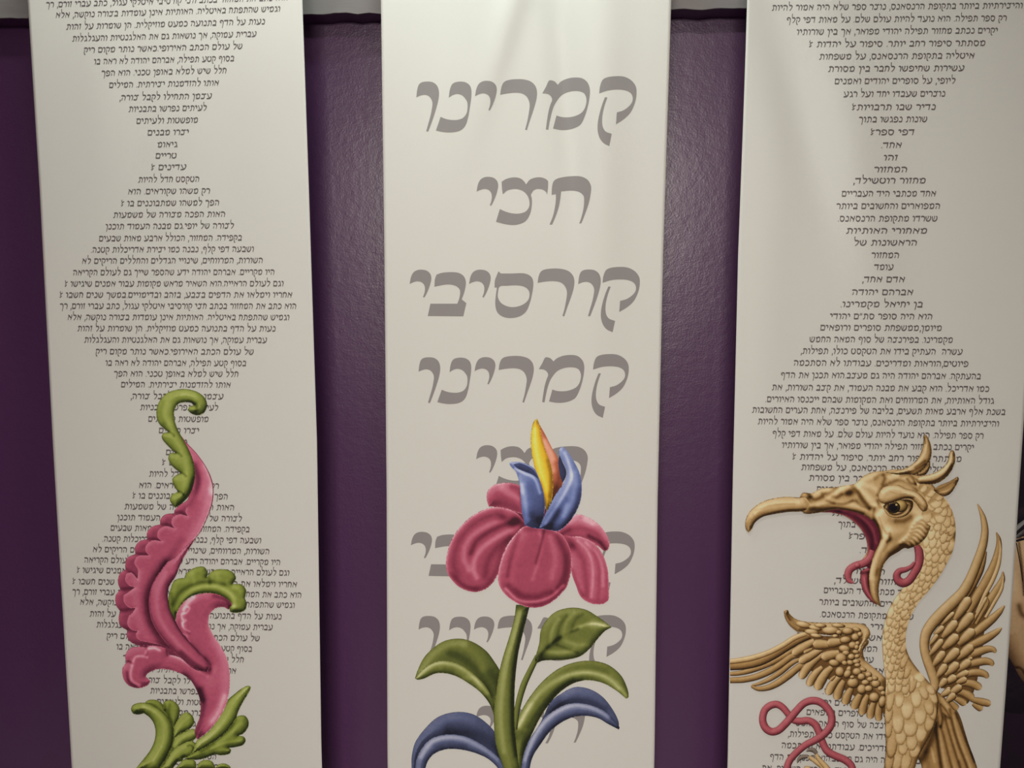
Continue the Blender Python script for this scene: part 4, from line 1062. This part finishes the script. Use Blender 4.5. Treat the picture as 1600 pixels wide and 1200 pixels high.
# neck and body with overlapping feather scales
sp = np.array([(1210, 400, 30, 70), (1190, 470, 42, 90), (1165, 560, 60, 105), (1140, 680, 74, 100), (1085, 790, 66, 108), (1025, 890, 58, 118), (965, 980, 56, 125), (930, 1060, 56, 122), (912, 1160, 56, 110), (905, 1260, 60, 100), (915, 1350, 70, 92), (940, 1420, 84, 86), (965, 1480, 100, 84)], float)
spx = to_px(sp[:, :2], 'F')
spw = sp[:, 2] * .29375
spa = sp[:, 3]
Ls = np.concatenate(([0], np.cumsum(np.hypot(*np.diff(spx, axis=0).T))))
scales = []
pos, row = 2.0, 0
while pos < Ls[-1] - 24:
    cx, cy, hw, ang = np.interp(pos, Ls, spx[:, 0]), np.interp(pos, Ls, spx[:, 1]), np.interp(pos, Ls, spw), np.interp(pos, Ls, spa)
    a = math.radians(ang)
    nrm = (math.sin(a), -math.cos(a))
    ns = 3
    for k in range(-ns, ns + 1):
        o = (k + (row % 2) * .5) * hw * 2 / 3.9
        if abs(o) > hw * 1.2:
            continue
        rw = hw / 3.3 * (1 + .12 * random.uniform(-1, 1))
        jit = random.uniform(-2.5, 2.5)
        scales.append((cx + nrm[0] * o + math.cos(a) * jit, cy + nrm[1] * o + math.sin(a) * jit, rw, 11.5 + 4 * random.random(), ang - 90 + random.uniform(-7, 7) + 10 * o / hw, .60 - .09 * o / hw + random.uniform(-.03, .03)))
    pos += 11.0
    row += 1
scales = scales[::-1]
E8S = [(340, 1080, 62, 150, 10), (450, 1100, 60, 150, 12), (240, 1090, 52, 150, 8), (560, 960, 62, 110, 18), (270, 900, 62, 165, 6), (410, 940, 58, 90, 5), (520, 860, 68, 112, 6), (640, 750, 64, 122, 14), (380, 790, 68, 112, 4), (740, 620, 54, 120, 14), (230, 690, 42, 120, 4), (500, 680, 84, 118, 4),
       (345, 610, 70, 150, 0), (775, 470, 48, 120, -6), (625, 530, 72, 128, 4), (230, 500, 46, 130, 6), (460, 440, 76, 142, 2), (730, 420, 56, 112, -12), (780, 300, 42, 92, -24), (250, 330, 46, 150, 8), (365, 335, 52, 106, 8), (575, 300, 66, 136, 0), (660, 230, 50, 112, -20), (740, 200, 44, 90, -36), (455, 225, 52, 86, 8),
       (580, 130, 42, 66, -24), (310, 90, 46, 102, 10), (395, 150, 36, 92, 8), (490, 85, 52, 84, -2), (600, 45, 60, 90, -40), (240, 150, 36, 120, 6)]
body_scales = [(1360 + x * .125, 1050 + y * .125, rx * .125, ry * .125, a, .64 - .00016 * y + (.04 if 300 < x < 650 else -.06)) for x, y, rx, ry, a in E8S]
pr.shape('neck_and_body', 'F', "1090,330! 1140,370 1175,398 1205,440 1230,510 1236,590 1225,670 1195,740 1150,820 1090,900 1040,957 1000,1027 975,1107 972,1187 990,1247 1030,1307 1090,1377 1130,1427 1145,1477 1140,1557 1120,1627 1085,1697 1050,1757 1030,1807 990,1960! 840,1960! 858,1830 866,1740 864,1650 860,1557 862,1457 866,1377 855,1287 848,1197 850,1117 870,1027 900,960 950,890 1005,830 1045,770 1062,700 1040,650! 1060,560 1070,450", 'horn', v0=.52, W=15, k=.30, rim=-.22, step=1.25, grain=2.4,
         scales=body_scales + scales, strokes=[("1060,1760 1120,1660 1150,1560 1150,1480", 40, -.1)])
# hanging wattle
pr.ribbon('wattle', 'E3', "1050,490,30 1085,560,52 1095,660,54 1075,760,52 1020,860,50 960,940,52 890,968,54 830,935,52 812,870,46 850,818,40 920,800,34 990,765,26 1040,700,16", 'red', v0=.46, k=.5, edge=-.18, over=True)
# head
HEAD = "405,402!~ 425,374 470,377 520,352 590,346 640,336 700,326 740,290 790,266 850,258 930,249 1010,262 1070,295 1125,345 1160,400 1150,470 1110,540 1080,610 1035,652 985,672! 965,668 930,690 880,722 850,768 836,830 826,900 838,980! 800,950 780,890 776,820 786,760 803,700 835,625 822,560 792,520 740,490 680,472 600,462 520,478 440,486 412,466!~"
hd = [("@E2 150,660 300,600 400,550 500,530 640,520", 16, .10), ("@E2 380,620 450,570 560,560", 12, -.18), ("@E2 470,690 500,620 480,580", 10, -.2), ("@E2 410,830 440,760 520,700", 10, -.22), ("@E2 560,600 650,590 760,640 850,700", 16, .14), ("@E2 560,680 680,640 800,690 900,770", 10, -.18),
      ("@E2 700,590 780,570 850,610 885,690", 10, -.20), ("@E2 780,630 830,680 890,690", 8, -.26), ("@E2 170,740 280,820 380,930", 14, .10), ("@E2 200,690 330,720 420,780", 16, .14), ("@E2 410,900 430,960 480,990", 10, -.22), ("@E2 330,940 430,960 500,950", 10, .14), ("@E2 480,990 430,1080 440,1180", 14, .18), ("@E2 370,1000 360,1090 400,1200", 10, -.24),
      ("@E1 760,780 800,790 870,780", 10, -.14), ("@E1 740,860 800,875 850,850", 12, -.26), ("@E1 830,830 900,880 1000,850", 12, -.24), ("@E1 870,800 960,780 1080,740", 16, .12), ("@E1 1000,810 1100,800 1180,740", 12, -.24), ("@E1 1140,820 1200,760 1290,715 1370,710", 16, .20), ("@E1 1130,840 1180,855 1240,820", 12, -.25),
      ("@E1 700,950 800,940 850,960 900,930 1050,880 1120,830", 12, .14), ("@E1 780,960 900,985 1040,950 1140,930", 10, -.16), ("@E1 800,900 900,920 1020,890", 12, -.12), ("@E1 950,960 1100,930 1250,950 1400,960 1560,1010", 16, .16), ("@E1 1060,900 1150,930 1270,940 1380,900", 9, -.24), ("@E1 1420,900 1480,960 1580,1000", 10, -.2),
      ("@E1 1380,720 1450,790 1500,880 1590,990", 14, -.32), ("@E1 1420,700 1500,800 1580,900", 14, .14), ("@E1 850,1010 1100,1000 1300,1020 1500,1060", 12, -.22),
      ("@E3 540,130 600,240 660,360", 26, .20), ("@E3 640,60 680,200 720,340 690,430", 18, .10), ("@E3 590,150 630,260 680,350", 8, -.2), ("@E3 720,350 720,420 690,450", 10, -.28), ("@E3 570,250 600,330 620,400", 14, -.3), ("@E3 560,200 540,350 580,400", 24, -.14), ("@E3 640,380 620,480 560,600 500,760 480,900", 16, .16), ("@E3 720,420 640,560 580,720 545,860", 14, -.14), ("@E3 640,600 580,760", 10, .10),
      ("@E3 700,200 860,230 1000,180", 26, -.12), ("@E3 740,290 880,290 980,250", 40, .10), ("@E3 760,420 860,390 960,320", 30, -.14), ("@E3 700,560 780,480 880,420", 30, .06), ("@E3 740,600 850,520 980,530", 24, -.24), ("@E3 530,200 560,400 540,560 500,640", 16, -.2),
      ("@E3 1040,60 1090,110 1060,170", 22, .12), ("@E3 980,140 900,190 800,190", 14, -.18)]
for i in range(8):      # gill ridges on the cheek
    a = [((1060, 185), (1130, 160), (1190, 215)), ((1030, 228), (1110, 205), (1185, 270)), ((1005, 275), (1090, 258), (1165, 325)), ((985, 322), (1060, 308), (1140, 372)), ((960, 365), (1035, 352), (1110, 415)), ((925, 400), (1005, 395), (1075, 462)), ((890, 432), (970, 432), (1025, 500)), ((860, 465), (930, 468), (975, 522))][i]
    s_ = '@E3 ' + ' '.join('%d,%d' % p for p in a)
    s2_ = '@E3 ' + ' '.join('%d,%d' % (p[0] - 2, p[1] + 22) for p in a)
    hd += [(s_, 15, .22), (s2_, 9, -.34)]
hs = []
for (x, y, rx, ry, a, tn) in [(980, 740, 50, 40, -50, .6), (1080, 790, 60, 44, -50, .58), (1020, 860, 60, 46, -45, .6), (1180, 850, 50, 40, -40, .52), (1140, 920, 66, 60, -30, .62), (1080, 960, 44, 60, -20, .56), (1240, 930, 60, 46, -35, .52), (1160, 980, 60, 66, -20, .6), (1230, 1030, 48, 56, -20, .56), (1190, 1100, 60, 70, -12, .6), (1120, 1130, 50, 54, -15, .58), (1020, 1090, 60, 70, -10, .58), (1290, 1020, 36, 70, -20, .5), (1270, 1140, 48, 80, -10, .54), (1330, 1120, 36, 80, -14, .48), (1060, 1180, 56, 60, -6, .6), (1140, 1210, 60, 70, -6, .6), (1220, 1200, 56, 76, -4, .58), (1310, 1220, 50, 80, -4, .54), (1180, 1280, 60, 60, 0, .58), (1270, 1280, 56, 60, 0, .56), (1100, 1250, 50, 50, 0, .58), (900, 700, 40, 30, -50, .6)][::-1]:
    hs.append((1320 + x * .125, 670 + y * .125, rx * .14, ry * .14, a, tn))
pr.shape('head', 'F', HEAD, 'horn', v0=.52, W=12, k=.42, rim=-.18, step=1.15, grain=2.2, scales=None, strokes=hd,
         blobs=[(675, 372, 20, -.62), (655, 380, 14, -.3), (560, 365, 30, .06), (1060, 330, 40, -.05)])
pr.shape('head', 'E2', "870,640! 980,690 1110,770 1220,850 1300,960 1350,1080~ 1372,1190~ 1330,1270~ 1230,1290~ 1130,1250~ 1020,1170 960,1060 1040,980 1030,900 960,800", 'horn', v0=.42, W=8, k=.15, step=1.15, scales=hs, grain=2.2)
# beak tip
pr.shape('beak', 'F', "136,587! 120,565 120,520 145,470 195,430 250,408 330,396 410,400~ 440,402~ 460,440~ 430,470 350,476 270,488 210,503 170,533 150,572", 'horn', v0=.56, W=11, k=.5, rim=-.15,
         strokes=[("150,500 200,455 280,430 400,425", 10, .10), ("150,560 180,520 240,492 330,472 440,466", 7, -.40), ("128,560 135,530 160,490", 9, -.14), ("170,470 260,440 380,432", 5, -.10), ("430,410 450,440 440,465", 10, -.1)])
# brow and eye
pr.shape('eye', 'E2', "480,965! 530,925 620,900 720,885 800,885 850,910 850,980 810,1050 740,1100 640,1115 550,1090 500,1030", 'horn', v0=.44, W=8, k=.3, rim=-.2, step=1.0,
         strokes=[("500,1010 560,1080 650,1095 750,1060 820,980", 10, .22), ("520,1000 580,1060 660,1070 740,1030 790,950", 9, -.34), ("480,960 540,925 640,900 820,890", 26, -.40), ("820,900 850,940 830,1000", 26, -.35)])
pr.blob('eye', 'E2', 690, 965, 96, 78, 0, 'iris', v0=.72, k=.4, edge=-.4)
pr.blob('eye', 'E2', 612, 982, 82, 74, 0, 'iris', v0=.34, k=.3, edge=-.3)
pr.blob('eye', 'E2', 605, 982, 56, 50, 0, 'dark', v0=.12, k=.1, edge=0)
pr.blob('eye', 'E2', 645, 950, 14, 12, 0, 'iris', v0=.8, k=.1, edge=0)
pr.shape('brow', 'E2', "415,832! 440,770 500,722 590,700 680,705 760,745 850,768 930,808 1000,880 1038,960 1026,1022 980,1037 930,990 890,930! 830,880 760,876 680,895 600,928 520,946 450,922 418,880", 'horn', v0=.58, W=11, k=.5, rim=-.20, step=1.1,
         strokes=[("470,800 560,750 680,750 780,800 900,840 980,920", 20, .10), ("520,930 640,900 760,860 860,860", 14, -.2), ("930,940 1000,990", 20, -.1), ("560,780 680,820 780,810", 8, -.06)])
# crest
for nm, s_ in (('a', "870,585! 960,520 1030,460 1062,395 1066,470 1032,550 990,582"), ):
    pr.shape('crest', 'E2', s_, 'gold', v0=.42, W=7, k=.5, rim=-.2)
pr.shape('crest', 'E2', "500,545! 640,520 720,505 800,470 880,410 940,330 975,230 990,130 985,85 1010,75 1040,110 1075,200 1086,290 1070,380 1020,470 960,530 880,577 780,570 680,575", 'horn', v0=.52, W=9, k=.5, rim=-.2, strokes=[("800,500 900,430 980,330 1020,200 1015,110", 16, .10), ("880,480 940,440 1000,400", 18, -.24), ("700,570 860,520 1000,440", 14, -.2), ("1000,110 1010,180", 12, -.22), ("640,550 760,520", 10, .12)])
pr.shape('crest', 'E2', "885,620! 960,590 1060,570 1160,530 1240,470 1290,400 1310,310 1340,265 1370,290 1382,380 1360,470 1310,560 1230,640 1120,690 1000,692 918,677", 'horn', v0=.54, W=9, k=.5, rim=-.2, strokes=[("940,620 1080,590 1200,540 1300,430 1340,300", 16, .14), ("960,680 1120,650 1250,570 1340,450", 16, -.24), ("1340,290 1360,330", 18, -.14)])
pr.shape('crest', 'E2', "1105,765! 1180,710 1280,670 1360,630 1410,600 1426,630 1390,710 1330,800 1260,842 1195,832", 'gold', v0=.50, W=7, k=.5, rim=-.2, strokes=[("1130,770 1250,720 1380,650", 14, -.2), ("1180,800 1290,770 1370,700", 10, .16)])
pr.finish({'serpent': 'red coiled serpent', 'tongue': 'red curling tongue', 'wattle': 'red hanging wattle', 'mouth': 'dark red open mouth', 'claw#680': 'dark grey claw', 'claw#775': 'dark grey claw'})


# ------------------------------------------------------------------ portrait print on the wall, seen past the right banner's edge
WALL_SHEET = Sheet(0.0, 0.0, [(0, 0), (0, 1)], [(0, 0), (0, 1)], [])


class WallSheet:
    def point(self, px, lift=0.0):
        return on_plane(np.asarray(px, float), WALL_Y - 0.008 - lift)


t_port = thing('portrait_print', 'dark print of a large face with loose dark hair beside the golden bird banner', 'picture', tuple(on_plane([(1720, 1290)], WALL_Y)[0]))
c = on_plane([(1520, 610), (1950, 610), (1950, 1290), (1520, 1290)], WALL_Y - .008)
x0, x1, z0, z1 = c[0, 0], c[1, 0], c[2, 2] , c[0, 2]
bx = [(x0, WALL_Y - .008, z0), (x1, WALL_Y - .008, z0), (x1, WALL_Y - .002, z0), (x0, WALL_Y - .002, z0), (x0, WALL_Y - .008, z1), (x1, WALL_Y - .008, z1), (x1, WALL_Y - .002, z1), (x0, WALL_Y - .002, z1)]
M_PANEL = mat('dark_ground_and_wall_shade', (0.017, 0.008, 0.020), 0.6, 0.25, vary=(9, .3))
link('backing_board', bx, [(0, 3, 2, 1), (4, 5, 6, 7), (0, 1, 5, 4), (1, 2, 6, 5), (2, 3, 7, 6), (3, 0, 4, 7)], M_PANEL, t_port, smooth=False)  # its dark lower part, below the face, stands in for wall in shade
pr = Print(WallSheet(), t_port, 'face_print', (200, 190, 175))
pr.shape('hair', 'P', "1545,860! 1560,760 1600,690 1660,645 1720,635 1790,660 1845,720 1870,800 1860,900 1880,1000 1870,1090 1820,1112 1560,1112 1545,1080", 'dark', v0=.30, W=30, k=.2, noise=.14, step=4,
         strokes=[("1570,842 1590,825 1620,800 1660,770", 7, .55), ("1568,848 1600,830 1640,800", 4, .3), ("1860,820 1840,900 1850,1000", 20, .2)])
pr.shape('face', 'P', "1555,1000! 1556,930 1562,880 1575,850 1600,838 1650,832 1700,820 1750,835 1790,870 1800,930 1790,1000 1760,1060 1700,1098 1640,1095 1600,1066 1575,1025", 'skin', v0=.62, W=40, k=.42, rim=-.1, noise=.05, step=2.6,
         strokes=[("1592,848 1597,890 1600,930", 1.6, -.5), ("1586,1042 1596,1045 1603,1056", 1.6, -.4), ("1592,946 1597,960 1610,966", 4, -.3), ("1560,960 1570,1010 1600,1060", 14, -.2), ("1580,900 1590,930", 10, .08),
                  ("1612,930 1640,918 1668,930", 5, -.4), ("1615,902 1645,892 1675,902", 5, -.3), ("1735,930 1762,918 1785,932", 5, -.4), ("1735,902 1762,893 1785,905", 5, -.3), ("1700,915 1712,960 1716,990", 8, -.14), ("1690,1000 1712,1006 1732,998", 5, -.3), ("1672,1042 1710,1050 1748,1040", 6, -.36), ("1680,1060 1712,1066 1742,1058", 8, .1)])
pr.shape('lips', 'P', "1672,1040! 1695,1033 1712,1037 1730,1032 1750,1040! 1732,1052 1711,1056 1690,1052", 'red', v0=.46, W=6, k=.4, step=1.6, strokes=[("1675,1041 1711,1044 1747,1041", 2.5, -.3)])
for ex in (1641, 1759):
    pr.blob('eye#%d' % ex, 'P', ex, 932, 24, 10, 2, 'iris', v0=.78, k=.3, edge=-.2)
    pr.blob('eye#%d' % ex, 'P', ex, 932, 9.5, 9.5, 0, 'dark', v0=.14, k=.2, edge=0)
for k in range(9):
    pr.ribbon('hair_strand', 'P', '%d,%d,7 %d,%d,11 %d,%d,10 %d,%d,3' % (1690 + 4 * k, 770, 1760 + 7 * k, 800, 1800 + 6 * k, 920, 1790 + 7 * k, 1080), 'dark', v0=.40 + .02 * (k % 3), k=.3)
    pr.ribbon('hair_strand', 'P', '%d,%d,7 %d,%d,10 %d,%d,8 %d,%d,3' % (1690 - 3 * k, 775, 1630 - 4 * k, 770 + 4 * k, 1590 - 3 * k, 800 + 4 * k, 1566 - 2 * k, 838 + 3 * k), 'dark', v0=.36 + .02 * (k % 3), k=.3)
for s_ in ("1575,845,2 1610,815,3 1660,780,3", "1572,850,1.5 1600,842,2 1640,835,1", "1588,848,.8 1594,880,.8 1598,910,.6"):
    pr.ribbon('hair_strand#' + s_[:4], 'P', s_, 'dark', v0=.34 if s_[3] != '8' else .2, k=.2)
pr.finish()

lamp((-0.12, 1.40), 0.30, 0.12, CEIL_Z, 'small ceiling panel lamp close above the middle banner')
lamp((0.05, 0.75), 0.30, 0.12, CEIL_Z, 'added fill light panel an arm length out from the banners')  # housing made up for the added mid-distance light
lamp((-0.15, -2.3), 1.2, 0.5, 2.69, 'large panel lamp hanging on wires in the middle of the room')
lamp((-0.80, 1.30), 0.30, 0.12, CEIL_Z, 'added fill light panel above the left leaf banner')  # housing made up for the added light over the left banner
